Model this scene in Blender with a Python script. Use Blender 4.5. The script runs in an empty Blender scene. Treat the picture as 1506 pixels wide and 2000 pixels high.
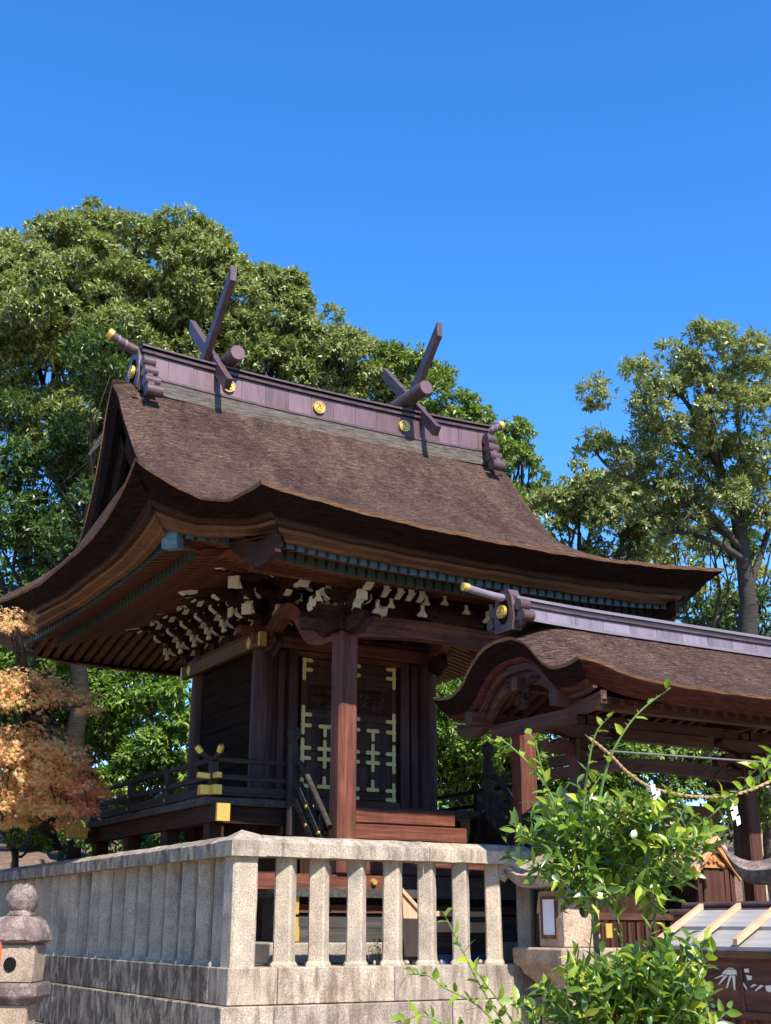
import bpy, math, random
import numpy as np
from mathutils import Vector, Matrix

# ------------------------------------------------------------------ camera, sky, sun
sc = bpy.context.scene
COL = sc.collection
F_PX = 2428.0                      # focal length in pixels of the 1506 x 2000 photograph
CAM = np.array([-4.79878, -11.15239, 0.36134])
ROT = np.array([[0.86626262, -0.49957647, 0.00352424],     # world -> camera
                [-0.16090239, -0.27231151, 0.94866056],
                [-0.4729688, -0.82235625, -0.31627633]])
cd = bpy.data.cameras.new("camera")
cam = bpy.data.objects.new("camera", cd)
COL.objects.link(cam)
cd.sensor_fit = 'VERTICAL'
cd.sensor_height = 24.0
cd.lens = 24.0 * F_PX / 2000.0
cd.clip_end = 2000.0
M4 = Matrix([list(ROT.T[i]) + [CAM[i]] for i in range(3)] + [[0, 0, 0, 1]])
cam.matrix_world = M4
sc.camera = cam

SUN_EL, SUN_AZ = math.radians(46.0), math.radians(183.0)   # azimuth clockwise from +Y
w = bpy.data.worlds.new("World")
sc.world = w
w.use_nodes = True
nt = w.node_tree
bg = nt.nodes["Background"]
sky = nt.nodes.new("ShaderNodeTexSky")
sky.sky_type = 'NISHITA'
sky.sun_disc = False
sky.sun_elevation = SUN_EL
sky.sun_rotation = SUN_AZ
sky.air_density = 1.0
sky.dust_density = 0.15
sky.ozone_density = 3.0
hs = nt.nodes.new("ShaderNodeHueSaturation")
hs.inputs['Saturation'].default_value = 1.30
hs.inputs['Hue'].default_value = 0.497
nt.links.new(sky.outputs[0], hs.inputs['Color'])
tint = nt.nodes.new("ShaderNodeMix"); tint.data_type = 'RGBA'; tint.blend_type = 'MULTIPLY'
tint.inputs[0].default_value = 1.0; tint.inputs[7].default_value = (0.98, 1.10, 1.34, 1)
nt.links.new(hs.outputs[0], tint.inputs[6])
nt.links.new(tint.outputs[2], bg.inputs[0])
bg.inputs[1].default_value = 0.14

sl = bpy.data.lights.new("sun", 'SUN')
sl.energy = 5.0
sl.angle = math.radians(0.5)
sl.color = (1.0, 0.95, 0.87)
so = bpy.data.objects.new("sun", sl)
COL.objects.link(so)
sd = Vector((math.sin(SUN_AZ) * math.cos(SUN_EL), math.cos(SUN_AZ) * math.cos(SUN_EL), math.sin(SUN_EL)))
so.rotation_euler = sd.to_track_quat('Z', 'Y').to_euler()
so.location = (0, -20, 30)

sc.view_settings.view_transform = 'Standard'
sc.view_settings.look = 'None'
sc.view_settings.gamma = 1.0
sc.view_settings.exposure = 0.75
sc.cycles.max_bounces = 8
sc.cycles.diffuse_bounces = 5
sc.cycles.transparent_max_bounces = 4

# ------------------------------------------------------------------ helpers: photo pixel -> world point on a plane
def _ray(x, y):
    return ROT.T @ np.array([x - 753.0, -(y - 1000.0), -F_PX])
def on_y(x, y, Y):
    r = _ray(x, y); return CAM + (Y - CAM[1]) / r[1] * r
def on_x(x, y, X):
    r = _ray(x, y); return CAM + (X - CAM[0]) / r[0] * r
def at_depth(x, y, d):
    return CAM + _ray(x, y) * (d / F_PX)

# ------------------------------------------------------------------ materials
MATS = {}
def _bsdf(name):
    m = bpy.data.materials.new(name); m.use_nodes = True
    n = m.node_tree.nodes; b = n["Principled BSDF"]
    MATS[name] = m
    return m, m.node_tree, b
def ramp(t, stops):
    r = t.nodes.new("ShaderNodeValToRGB")
    e = r.color_ramp.elements
    while len(e) < len(stops): e.new(0.5)
    for k, (p, c) in enumerate(stops):
        e[k].position = p; e[k].color = (c[0], c[1], c[2], 1)
    return r
def noise(t, vec, scale, detail=4, rough=0.55, dist=0.0):
    n = t.nodes.new("ShaderNodeTexNoise")
    n.inputs['Scale'].default_value = scale
    n.inputs['Detail'].default_value = detail
    n.inputs['Roughness'].default_value = rough
    n.inputs['Distortion'].default_value = dist
    t.links.new(vec, n.inputs['Vector'])
    return n
def mapping(t, scale, rot=(0, 0, 0)):
    c = t.nodes.new("ShaderNodeTexCoord"); m = t.nodes.new("ShaderNodeMapping")
    m.inputs['Scale'].default_value = scale
    m.inputs['Rotation'].default_value = rot
    t.links.new(c.outputs['Object'], m.inputs['Vector'])
    return m.outputs[0]
def mix(t, fac, a, b, mode='MIX'):
    m = t.nodes.new("ShaderNodeMix"); m.data_type = 'RGBA'; m.blend_type = mode
    if isinstance(fac, (int, float)): m.inputs[0].default_value = fac
    else: t.links.new(fac, m.inputs[0])
    for k, v in ((6, a), (7, b)):
        if isinstance(v, (tuple, list)): m.inputs[k].default_value = (v[0], v[1], v[2], 1)
        else: t.links.new(v, m.inputs[k])
    return m.outputs[2]
def bump(t, b, h, strength, dist=0.02):
    n = t.nodes.new("ShaderNodeBump")
    n.inputs['Strength'].default_value = strength
    n.inputs['Distance'].default_value = dist
    t.links.new(h, n.inputs['Height'])
    t.links.new(n.outputs[0], b.inputs['Normal'])
def grain(name, stops, axis='X', along=1.2, across=22.0, rough=0.6, bmp=0.25, blotch=0.35, blotch_col=(0.02, 0.012, 0.01), spec=0.3):
    """wood with its grain running along one axis"""
    m, t, b = _bsdf(name)
    s = [across] * 3; s['XYZ'.index(axis)] = along
    v = mapping(t, s)
    n = noise(t, v, 1.0, 6, 0.6, 0.6)
    r = ramp(t, stops); t.links.new(n.outputs[0], r.inputs[0])
    v2 = mapping(t, (1.7, 1.7, 1.1)); n2 = noise(t, v2, 1.6, 4, 0.6)
    r2 = ramp(t, [(0.42, (0, 0, 0)), (0.72, (1, 1, 1))]); t.links.new(n2.outputs[0], r2.inputs[0])
    mm = t.nodes.new("ShaderNodeMath"); mm.operation = 'MULTIPLY'; mm.inputs[1].default_value = blotch
    t.links.new(r2.outputs[0], mm.inputs[0])
    t.links.new(mix(t, mm.outputs[0], r.outputs[0], blotch_col), b.inputs['Base Color'])
    b.inputs['Roughness'].default_value = rough
    b.inputs['Specular IOR Level'].default_value = spec
    bump(t, b, n.outputs[0], bmp, 0.01)
    return m
def wood3(name, stops, **k):
    return {a: grain(name + '_' + a.lower(), stops, a, **k) for a in 'XYZ'}

RED = wood3('reddish_wood', [(0.27, (0.050, 0.016, 0.012)), (0.5, (0.155, 0.047, 0.026)), (0.75, (0.28, 0.098, 0.053))], blotch=0.5)
GATEW = wood3('gate_wood', [(0.25, (0.028, 0.011, 0.007)), (0.5, (0.080, 0.029, 0.017)), (0.78, (0.145, 0.060, 0.034))])  # reddish wood darkened to stand in for deep shade under the gate roof
DARK = wood3('dark_wood', [(0.25, (0.018, 0.008, 0.006)), (0.5, (0.044, 0.018, 0.011)), (0.78, (0.080, 0.035, 0.021))], across=26, spec=0.15)
COLW = wood3('column_wood', [(0.28, (0.030, 0.013, 0.011)), (0.5, (0.080, 0.033, 0.026)), (0.75, (0.155, 0.070, 0.053))], across=16, along=0.9, bmp=0.5)
GREYW = wood3('weathered_wood', [(0.25, (0.026, 0.024, 0.022)), (0.55, (0.066, 0.059, 0.053)), (0.8, (0.125, 0.112, 0.10))], rough=0.75, blotch=0.15)
BLACKW = wood3('blackened_wood', [(0.25, (0.022, 0.016, 0.013)), (0.55, (0.052, 0.040, 0.033)), (0.8, (0.098, 0.080, 0.068))], rough=0.7, blotch=0.2, spec=0.15)
PALEW = wood3('new_wood', [(0.25, (0.50, 0.29, 0.16)), (0.55, (0.62, 0.39, 0.235)), (0.8, (0.70, 0.48, 0.31))], blotch=0.0, bmp=0.08)
TANW = wood3('tan_wood', [(0.25, (0.07, 0.028, 0.012)), (0.5, (0.145, 0.064, 0.026)), (0.75, (0.21, 0.105, 0.045))])
YELW = wood3('yellowed_wood', [(0.25, (0.075, 0.036, 0.012)), (0.5, (0.135, 0.070, 0.022)), (0.75, (0.20, 0.115, 0.038))])
WALLW = wood3('near_black_plank', [(0.25, (0.012, 0.007, 0.005)), (0.55, (0.028, 0.015, 0.010)), (0.8, (0.052, 0.030, 0.020))], rough=0.9, spec=0.04)  # near-black brown planks for the hall walls and gable ends

def plain(name, col, rough=0.5, metal=0.0, spec=0.5, var=0.25, scale=9.0, bmp=0.0):
    m, t, b = _bsdf(name)
    v = mapping(t, (1, 1, 1)); n = noise(t, v, scale, 5, 0.6)
    lo = tuple(c * (1 - var) for c in col); hi = tuple(min(1, c * (1 + var)) for c in col)
    r = ramp(t, [(0.3, lo), (0.7, hi)]); t.links.new(n.outputs[0], r.inputs[0])
    t.links.new(r.outputs[0], b.inputs['Base Color'])
    b.inputs['Roughness'].default_value = rough
    b.inputs['Metallic'].default_value = metal
    b.inputs['Specular IOR Level'].default_value = spec
    if bmp: bump(t, b, n.outputs[0], bmp, 0.01)
    return m
GOLD = plain('gilt_metal', (0.78, 0.50, 0.11), 0.38, 0.55, 0.6, 0.12, 30)
BRASS = plain('pale_brass', (1.0, 0.71, 0.23), 0.5, 0.1, 0.6, 0.22, 60, 0.3)
COPPER = plain('ridge_copper', (0.150, 0.078, 0.082), 0.42, 0.0, 0.5, 0.16, 5)
COPPERG = plain('greyed_copper', (0.20, 0.16, 0.185), 0.42, 0.0, 0.5, 0.14, 5)
COPPERD = plain('dark_copper', (0.088, 0.048, 0.047), 0.45, 0.0, 0.5, 0.42, 7, 0.1)
VERDC = plain('pale_verdigris', (0.10, 0.185, 0.215), 0.6, 0.0, 0.4, 0.35, 25)
VERD = plain('verdigris', (0.055, 0.098, 0.115), 0.6, 0.0, 0.4, 0.4, 40)
VERDD = plain('dark_verdigris', (0.040, 0.066, 0.055), 0.6, 0.0, 0.4, 0.5, 40)
WHITE = plain('white_pigment', (0.74, 0.64, 0.49), 0.8, 0.0, 0.2, 0.10, 14)
PAPER = plain('white_paper', (0.82, 0.82, 0.84), 0.8, 0.0, 0.2, 0.03)
ROPE = plain('straw_rope', (0.42, 0.27, 0.13), 0.9, 0.0, 0.1, 0.4, 60, 0.5)
BLUE = plain('blue_cloth', (0.035, 0.09, 0.22), 0.8, 0.0, 0.2, 0.2)
ORANGE = plain('vermilion_paint', (0.62, 0.12, 0.03), 0.5, 0.0, 0.4, 0.1)
HOLE = plain('dark_cavity', (0.012, 0.011, 0.010), 0.9, 0.0, 0.0, 0.2)
STEEL = plain('grey_pole', (0.15, 0.13, 0.13), 0.5, 0.0, 0.5, 0.1)

def copper_panel(name, lo, hi):
    m, t, b = _bsdf(name)
    g = t.nodes.new("ShaderNodeNewGeometry"); r = ramp(t, [(0.0, tuple(c * 0.88 for c in lo)), (1.0, tuple(c * 0.92 for c in hi))]); t.links.new(g.outputs['Random Per Island'], r.inputs[0])
    v = mapping(t, (9, 9, 1.6)); n = noise(t, v, 1.0, 6, 0.65, 0.6); r2 = ramp(t, [(0.32, (0.68, 0.62, 0.60)), (0.5, (0.98, 0.97, 0.97)), (0.7, (1.22, 1.2, 1.24))]); t.links.new(n.outputs[0], r2.inputs[0])
    t.links.new(mix(t, 1.0, r.outputs[0], r2.outputs[0], 'MULTIPLY'), b.inputs['Base Color'])
    b.inputs['Roughness'].default_value = 0.42; b.inputs['Specular IOR Level'].default_value = 0.5
    bump(t, b, n.outputs[0], 0.12, 0.01); return m
COPPANEL = copper_panel('copper_panel', (0.125, 0.060, 0.062), (0.185, 0.105, 0.115))
COPPANELG = copper_panel('grey_copper_panel', (0.165, 0.125, 0.15), (0.235, 0.195, 0.23))
def bark_roof():
    m, t, b = _bsdf('bark_thatch')
    v = mapping(t, (7.5, 42, 42)); n = noise(t, v, 1.0, 7, 0.74, 0.9)
    v2 = mapping(t, (30, 120, 120)); n2 = noise(t, v2, 1.0, 4, 0.6, 0.4)
    ad = t.nodes.new("ShaderNodeMath"); ad.operation = 'ADD'
    t.links.new(n.outputs[0], ad.inputs[0])
    m2 = t.nodes.new("ShaderNodeMath"); m2.operation = 'MULTIPLY_ADD'; m2.inputs[1].default_value = 0.6; m2.inputs[2].default_value = -0.3
    t.links.new(n2.outputs[0], m2.inputs[0]); t.links.new(m2.outputs[0], ad.inputs[1])
    r = ramp(t, [(0.30, (0.013, 0.008, 0.007)), (0.43, (0.056, 0.033, 0.025)), (0.56, (0.120, 0.073, 0.056)), (0.74, (0.32, 0.215, 0.17))])
    t.links.new(ad.outputs[0], r.inputs[0])
    v3 = mapping(t, (1.5, 0.55, 0.55)); n3 = noise(t, v3, 1.3, 6, 0.68, 0.4)
    r3 = ramp(t, [(0.36, (0.66, 0.64, 0.63)), (0.5, (0.95, 0.93, 0.92)), (0.66, (1.22, 1.18, 1.14))]); t.links.new(n3.outputs[0], r3.inputs[0])
    t.links.new(mix(t, 1.0, r.outputs[0], r3.outputs[0], 'MULTIPLY'), b.inputs['Base Color'])
    b.inputs['Roughness'].default_value = 0.95
    b.inputs['Specular IOR Level'].default_value = 0.08
    bump(t, b, ad.outputs[0], 0.9, 0.035)
    return m
BARK = bark_roof()
def bark_cut(name, a, c):
    m, t, b = _bsdf(name)
    v = mapping(t, (6, 6, 60)); n = noise(t, v, 1.0, 5, 0.7, 0.3)
    r = ramp(t, [(0.3, a), (0.7, c)]); t.links.new(n.outputs[0], r.inputs[0])
    t.links.new(r.outputs[0], b.inputs['Base Color'])
    b.inputs['Roughness'].default_value = 0.95; b.inputs['Specular IOR Level'].default_value = 0.05
    bump(t, b, n.outputs[0], 0.8, 0.02)
    return m
BARKCUT = bark_cut('bark_cut_edge', (0.007, 0.004, 0.0035), (0.030, 0.014, 0.010))
BARKRED = bark_cut('bark_cut_red', (0.04, 0.013, 0.009), (0.13, 0.042, 0.028))
BARKLIP = bark_cut('bark_lip', (0.12, 0.055, 0.03), (0.32, 0.18, 0.10))
BARKGREY = bark_cut('grey_bark_band', (0.035, 0.028, 0.024), (0.20, 0.165, 0.135))

def granite(name, base, stain, amount, streak=(5, 5, 0.7), lichen=0.0, spk=95.0):
    m, t, b = _bsdf(name)
    v = mapping(t, (1, 1, 1))
    n1 = noise(t, v, spk, 3, 0.7)
    lo = tuple(c * 0.52 for c in base); hi = tuple(min(0.85, c * 1.42) for c in base)
    r1 = ramp(t, [(0.36, lo), (0.5, base), (0.66, hi)]); t.links.new(n1.outputs[0], r1.inputs[0])
    vs = mapping(t, streak); n2 = noise(t, vs, 1.0, 6, 0.68, 0.5)
    r2 = ramp(t, [(0.66 - amount * 0.36, (1, 1, 1)), (0.80 - amount * 0.30, (0, 0, 0))]); t.links.new(n2.outputs[0], r2.inputs[0])
    mm = t.nodes.new("ShaderNodeMath"); mm.operation = 'SUBTRACT'; mm.inputs[0].default_value = 1.0
    t.links.new(r2.outputs[0], mm.inputs[1])
    m3 = t.nodes.new("ShaderNodeMath"); m3.operation = 'MULTIPLY'; m3.inputs[1].default_value = min(1.0, 0.35 + amount * 0.6)
    t.links.new(mm.outputs[0], m3.inputs[0])
    c = mix(t, m3.outputs[0], r1.outputs[0], stain)
    if lichen:
        nl = noise(t, v, 7.0, 5, 0.7); rl = ramp(t, [(0.60, (0, 0, 0)), (0.68, (lichen, lichen, lichen))]); t.links.new(nl.outputs[0], rl.inputs[0])
        c = mix(t, rl.outputs[0], c, (0.36, 0.34, 0.17))
    nb = noise(t, v, 3.1, 5, 0.65); rb = ramp(t, [(0.35, (0.72, 0.70, 0.68)), (0.65, (1.1, 1.06, 1.0))]); t.links.new(nb.outputs[0], rb.inputs[0])
    c = mix(t, 1.0, c, rb.outputs[0], 'MULTIPLY')
    oi = t.nodes.new("ShaderNodeObjectInfo"); ro = ramp(t, [(0.0, (0.80, 0.79, 0.78)), (0.5, (1.0, 0.98, 0.95)), (1.0, (1.12, 1.07, 1.0))]); t.links.new(oi.outputs['Random'], ro.inputs[0])
    c = mix(t, 1.0, c, ro.outputs[0], 'MULTIPLY')
    t.links.new(c, b.inputs['Base Color'])
    b.inputs['Roughness'].default_value = 0.9; b.inputs['Specular IOR Level'].default_value = 0.2
    bump(t, b, n1.outputs[0], 0.55, 0.012)
    return m
GRAN = granite('granite', (0.48, 0.415, 0.335), (0.21, 0.14, 0.11), 0.22)
GRANW = granite('granite_weathered', (0.53, 0.44, 0.335), (0.15, 0.110, 0.085), 0.42)
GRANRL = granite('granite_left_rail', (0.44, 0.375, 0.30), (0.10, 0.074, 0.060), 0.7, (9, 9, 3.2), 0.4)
GRANR = granite('granite_rail', (0.45, 0.39, 0.315), (0.17, 0.128, 0.104), 0.55, (11, 11, 2.0), 0.6)
GRANB = granite('granite_base', (0.45, 0.39, 0.32), (0.155, 0.098, 0.082), 0.62, (8, 8, 1.7), 0.5)
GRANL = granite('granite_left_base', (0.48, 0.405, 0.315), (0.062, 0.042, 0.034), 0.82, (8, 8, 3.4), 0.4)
GRANO = granite('granite_lantern', (0.46, 0.36, 0.275), (0.17, 0.12, 0.098), 0.45, (4, 4, 3), 0.0)
GRAND = granite('granite_mossy', (0.34, 0.275, 0.245), (0.10, 0.075, 0.078), 0.8, (5, 5, 5), 0.25, 60)

def ground_mat(name, a, c, scale):
    m, t, b = _bsdf(name)
    v = mapping(t, (1, 1, 1)); n = noise(t, v, scale, 6, 0.7); n2 = noise(t, v, 0.6, 4, 0.6)
    r = ramp(t, [(0.3, a), (0.7, c)]); t.links.new(n.outputs[0], r.inputs[0])
    r2 = ramp(t, [(0.35, (0.75, 0.73, 0.7)), (0.65, (1.05, 1.03, 1.0))]); t.links.new(n2.outputs[0], r2.inputs[0])
    t.links.new(mix(t, 1.0, r.outputs[0], r2.outputs[0], 'MULTIPLY'), b.inputs['Base Color'])
    b.inputs['Roughness'].default_value = 0.95
    bump(t, b, n.outputs[0], 0.8, 0.03)
    return m
GRAVEL = ground_mat('pale_gravel', (0.21, 0.175, 0.13), (0.44, 0.38, 0.29), 34)
EARTH = ground_mat('leafy_earth', (0.10, 0.06, 0.04), (0.24, 0.16, 0.11), 9)
TBARKD = bark_cut('shaded_bark', (0.016, 0.014, 0.012), (0.055, 0.047, 0.040))  # bark colour darkened to stand for shade on the left trunk
TBARK = bark_cut('tree_bark', (0.035, 0.029, 0.025), (0.11, 0.094, 0.08))

def leaf_mat(name, stops, rough=0.36, trans=0.28, spec=0.5, tcol=1.5):
    m, t, b = _bsdf(name)
    g = t.nodes.new("ShaderNodeNewGeometry")
    r = ramp(t, stops); t.links.new(g.outputs['Random Per Island'], r.inputs[0])
    t.links.new(r.outputs[0], b.inputs['Base Color'])
    b.inputs['Roughness'].default_value = rough
    b.inputs['Specular IOR Level'].default_value = spec
    tr = t.nodes.new("ShaderNodeBsdfTranslucent")
    br = mix(t, 1.0, r.outputs[0], (tcol, tcol * 1.05, tcol * 0.5), 'MULTIPLY')
    t.links.new(br, tr.inputs['Color'])
    ms = t.nodes.new("ShaderNodeMixShader"); ms.inputs[0].default_value = trans
    t.links.new(b.outputs[0], ms.inputs[1]); t.links.new(tr.outputs[0], ms.inputs[2])
    out = [n for n in t.nodes if n.type == 'OUTPUT_MATERIAL'][0]
    t.links.new(ms.outputs[0], out.inputs['Surface'])
    return m
LF_OAK = leaf_mat('evergreen_leaf', [(0.0, (0.105, 0.150, 0.038)), (0.45, (0.205, 0.240, 0.068)), (0.8, (0.34, 0.355, 0.13)), (1.0, (0.56, 0.54, 0.28))])
LF_OAK2 = leaf_mat('evergreen_leaf_fresh', [(0.0, (0.075, 0.13, 0.024)), (0.5, (0.16, 0.225, 0.038)), (1.0, (0.31, 0.36, 0.09))])
LF_OLIVE = leaf_mat('olive_leaf', [(0.0, (0.13, 0.165, 0.050)), (0.5, (0.245, 0.27, 0.085)), (1.0, (0.42, 0.41, 0.18))], trans=0.3)
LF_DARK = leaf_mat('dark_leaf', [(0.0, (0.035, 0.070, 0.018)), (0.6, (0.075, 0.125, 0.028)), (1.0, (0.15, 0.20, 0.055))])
LF_LAUREL = leaf_mat('laurel_leaf', [(0.0, (0.055, 0.12, 0.018)), (0.5, (0.13, 0.22, 0.030)), (1.0, (0.28, 0.38, 0.07))])
LF_YEL = leaf_mat('yellow_green_leaf', [(0.0, (0.16, 0.19, 0.02)), (0.6, (0.26, 0.27, 0.03)), (1.0, (0.36, 0.32, 0.06))], trans=0.4)
LF_MAPLE = leaf_mat('maple_leaf_orange', [(0.0, (0.62, 0.24, 0.13)), (0.35, (0.78, 0.40, 0.20)), (0.72, (0.82, 0.52, 0.26)), (0.9, (0.66, 0.60, 0.22)), (1.0, (0.42, 0.50, 0.15))], 0.5, 0.45, 0.25, 1.2)
LF_MAPLER = leaf_mat('maple_leaf_red', [(0.0, (0.62, 0.17, 0.09)), (0.6, (0.74, 0.28, 0.14)), (1.0, (0.78, 0.42, 0.19))], 0.5, 0.45, 0.3, 1.2)
LF_CIT = leaf_mat('citrus_leaf', [(0.0, (0.045, 0.100, 0.016)), (0.4, (0.105, 0.185, 0.024)), (0.75, (0.22, 0.31, 0.036)), (0.92, (0.40, 0.46, 0.045)), (1.0, (0.50, 0.50, 0.07))], 0.28, 0.25, 0.5)
LF_CITY = leaf_mat('citrus_leaf_young', [(0.0, (0.16, 0.26, 0.022)), (0.6, (0.28, 0.38, 0.03)), (1.0, (0.42, 0.46, 0.045))], 0.3, 0.35, 0.5)
STEM = plain('green_stem', (0.16, 0.24, 0.06), 0.5, 0, 0.4, 0.2, 20)
TRUNKG = plain('grey_brown_stem', (0.20, 0.155, 0.12), 0.85, 0, 0.2, 0.35, 30, 0.4)

# ------------------------------------------------------------------ mesh builder and object helpers
def wloc(o):
    v = Vector((0, 0, 0))
    while o is not None:
        v += o.location; o = o.parent
    return v
def link(name, me, parent=None, loc=None):
    o = bpy.data.objects.new(name, me); COL.objects.link(o)
    if parent is not None: o.parent = parent
    if loc is not None: o.location = Vector(loc)
    return o
def tag(o, label=None, cat=None, group=None, kind=None):
    if label: o['label'] = label
    if cat: o['category'] = cat
    if group: o['group'] = group
    if kind: o['kind'] = kind
    return o
def thing(name, label, cat, loc=(0, 0, 0), group=None):
    return tag(link(name, None, None, loc), label, cat, group)

class MB:
    def __init__(s): s.v = []; s.f = []
    def add(s, vs, fs):
        b = len(s.v); s.v += [tuple(map(float, v)) for v in vs]; s.f += [tuple(b + i for i in f) for f in fs]
        return s
    def box(s, a, b):
        x0, x1 = sorted((a[0], b[0])); y0, y1 = sorted((a[1], b[1])); z0, z1 = sorted((a[2], b[2]))
        vs = [(x, y, z) for z in (z0, z1) for y in (y0, y1) for x in (x0, x1)]
        return s.add(vs, [(0, 2, 3, 1), (4, 5, 7, 6), (0, 1, 5, 4), (2, 6, 7, 3), (0, 4, 6, 2), (1, 3, 7, 5)])
    def cbox(s, c, d, m=None, bev=0.0):
        h = [k / 2 for k in d]
        if bev > 0:
            # chamfered box: 24 vertices
            vs = []; idx = {}
            for sx in (-1, 1):
                for sy in (-1, 1):
                    for sz in (-1, 1):
                        for ax in range(3):
                            p = [sx * h[0], sy * h[1], sz * h[2]]
                            for a2 in range(3):
                                if a2 != ax: p[a2] -= bev * (sx, sy, sz)[a2]
                            idx[(sx, sy, sz, ax)] = len(vs); vs.append(p)
            fs = []
            for ax in range(3):
                o1, o2 = [a for a in range(3) if a != ax]
                for sg in (-1, 1):
                    def key(a, b):
                        q = [0, 0, 0]; q[ax] = sg; q[o1] = a; q[o2] = b; return idx[(q[0], q[1], q[2], ax)]
                    fs.append((key(-1, -1), key(1, -1), key(1, 1), key(-1, 1)))
            for ax in range(3):          # edges along ax
                o1, o2 = [a for a in range(3) if a != ax]
                for a in (-1, 1):
                    for b in (-1, 1):
                        def kk(sa, face):
                            q = [0, 0, 0]; q[ax] = sa; q[o1] = a; q[o2] = b; return idx[(q[0], q[1], q[2], face)]
                        fs.append((kk(-1, o1), kk(1, o1), kk(1, o2), kk(-1, o2)))
            for sx in (-1, 1):
                for sy in (-1, 1):
                    for sz in (-1, 1):
                        fs.append(tuple(idx[(sx, sy, sz, a)] for a in range(3)))
        else:
            vs = [(sx * h[0], sy * h[1], sz * h[2]) for sz in (-1, 1) for sy in (-1, 1) for sx in (-1, 1)]
            fs = [(0, 2, 3, 1), (4, 5, 7, 6), (0, 1, 5, 4), (2, 6, 7, 3), (0, 4, 6, 2), (1, 3, 7, 5)]
        out = []
        for p in vs:
            q = Vector(p)
            if m is not None: q = m @ q
            out.append(q + Vector(c))
        return s.add(out, fs)
    def prism(s, pts, fn, d0, d1):
        """closed polygon pts (2D) extruded between depths d0, d1; fn(u, v, d) -> xyz"""
        n = len(pts)
        vs = [fn(u, v, d0) for u, v in pts] + [fn(u, v, d1) for u, v in pts]
        fs = [tuple(range(n))[::-1], tuple(range(n, 2 * n))] + [(i, (i + 1) % n, n + (i + 1) % n, n + i) for i in range(n)]
        return s.add(vs, fs)
    def strip(s, top, bot, fn, d0, d1):
        """a band between two 2D polylines, extruded; made of quads so that it may curve"""
        n = len(top); vs = []
        for d in (d0, d1):
            vs += [fn(u, v, d) for u, v in top] + [fn(u, v, d) for u, v in bot]
        fs = []
        for i in range(n - 1):
            a, b, c, e = i, i + 1, n + i + 1, n + i
            fs += [(a, b, c, e), (2 * n + a, 2 * n + e, 2 * n + c, 2 * n + b), (a, 2 * n + a, 2 * n + b, b), (e, c, 2 * n + c, 2 * n + e)]
        fs += [(0, n, 3 * n, 2 * n), (n - 1, 3 * n - 1, 4 * n - 1, 2 * n - 1)]
        return s.add(vs, fs)
    def tube(s, path, rad, n=10, cap=True):
        P = [Vector(p) for p in path]; R = rad if isinstance(rad, (list, tuple)) else [rad] * len(P)
        ref = Vector((0.31, 0.17, 0.93)); rings = []
        for i, p in enumerate(P):
            d = (P[min(i + 1, len(P) - 1)] - P[max(i - 1, 0)]).normalized()
            if i == 0:
                r = ref if abs(d.dot(ref)) < 0.95 else Vector((1, 0, 0))
                a = d.cross(r).normalized()
            else:
                a = (a - d * a.dot(d)).normalized()
            b = d.cross(a)
            rings.append([p + (a * math.cos(k * 2 * math.pi / n) + b * math.sin(k * 2 * math.pi / n)) * R[i] for k in range(n)])
        vs = [q for r in rings for q in r]; fs = []
        for i in range(len(P) - 1):
            for k in range(n):
                fs.append((i * n + k, i * n + (k + 1) % n, (i + 1) * n + (k + 1) % n, (i + 1) * n + k))
        if cap: fs += [tuple(range(n))[::-1], tuple(range((len(P) - 1) * n, len(P) * n))]
        return s.add(vs, fs)
    def lathe(s, prof, c, n=20, rot=0.0, sx=1.0, sy=1.0):
        vs = []; fs = []
        for r, z in prof:
            for k in range(n):
                a = rot + k * 2 * math.pi / n
                vs.append((c[0] + r * math.cos(a) * sx, c[1] + r * math.sin(a) * sy, c[2] + z))
        for i in range(len(prof) - 1):
            for k in range(n):
                fs.append((i * n + k, i * n + (k + 1) % n, (i + 1) * n + (k + 1) % n, (i + 1) * n + k))
        fs += [tuple(range(n))[::-1], tuple(range((len(prof) - 1) * n, len(prof) * n))]
        return s.add(vs, fs)
    def grid(s, rows):
        n = len(rows[0]); vs = [p for r in rows for p in r]
        fs = [(i * n + j, i * n + j + 1, (i + 1) * n + j + 1, (i + 1) * n + j) for i in range(len(rows) - 1) for j in range(n - 1)]
        return s.add(vs, fs)
    def jitter(s, amt, seed=0):
        r = random.Random(seed); s.v = [tuple(c + r.uniform(-amt, amt) for c in v) for v in s.v]; return s
    def build(s, name, mat, parent=None, smooth=False, loc=None, bevel=0.0):
        off = wloc(parent) if parent is not None else Vector((0, 0, 0))
        if loc is not None: off = off + Vector(loc)
        me = bpy.data.meshes.new(name)
        me.from_pydata([tuple(Vector(v) - off) for v in s.v], [], s.f)
        me.materials.append(mat)
        if smooth:
            me.polygons.foreach_set('use_smooth', [True] * len(me.polygons))
        me.update()
        o = link(name, me, parent, loc)
        if bevel:
            b = o.modifiers.new('bevel', 'BEVEL'); b.width = bevel; b.segments = 1; b.limit_method = 'ANGLE'
        if smooth:
            try: me.set_sharp_from_angle(angle=math.radians(40))
            except Exception: pass
        return o

def yz(X0):  # u = Y, v = Z, d = X
    return lambda u, v, d: (d, u, v)
YZ = lambda u, v, d: (d, u, v)
XZ = lambda u, v, d: (u, d, v)
XY = lambda u, v, d: (u, v, d)

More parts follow.
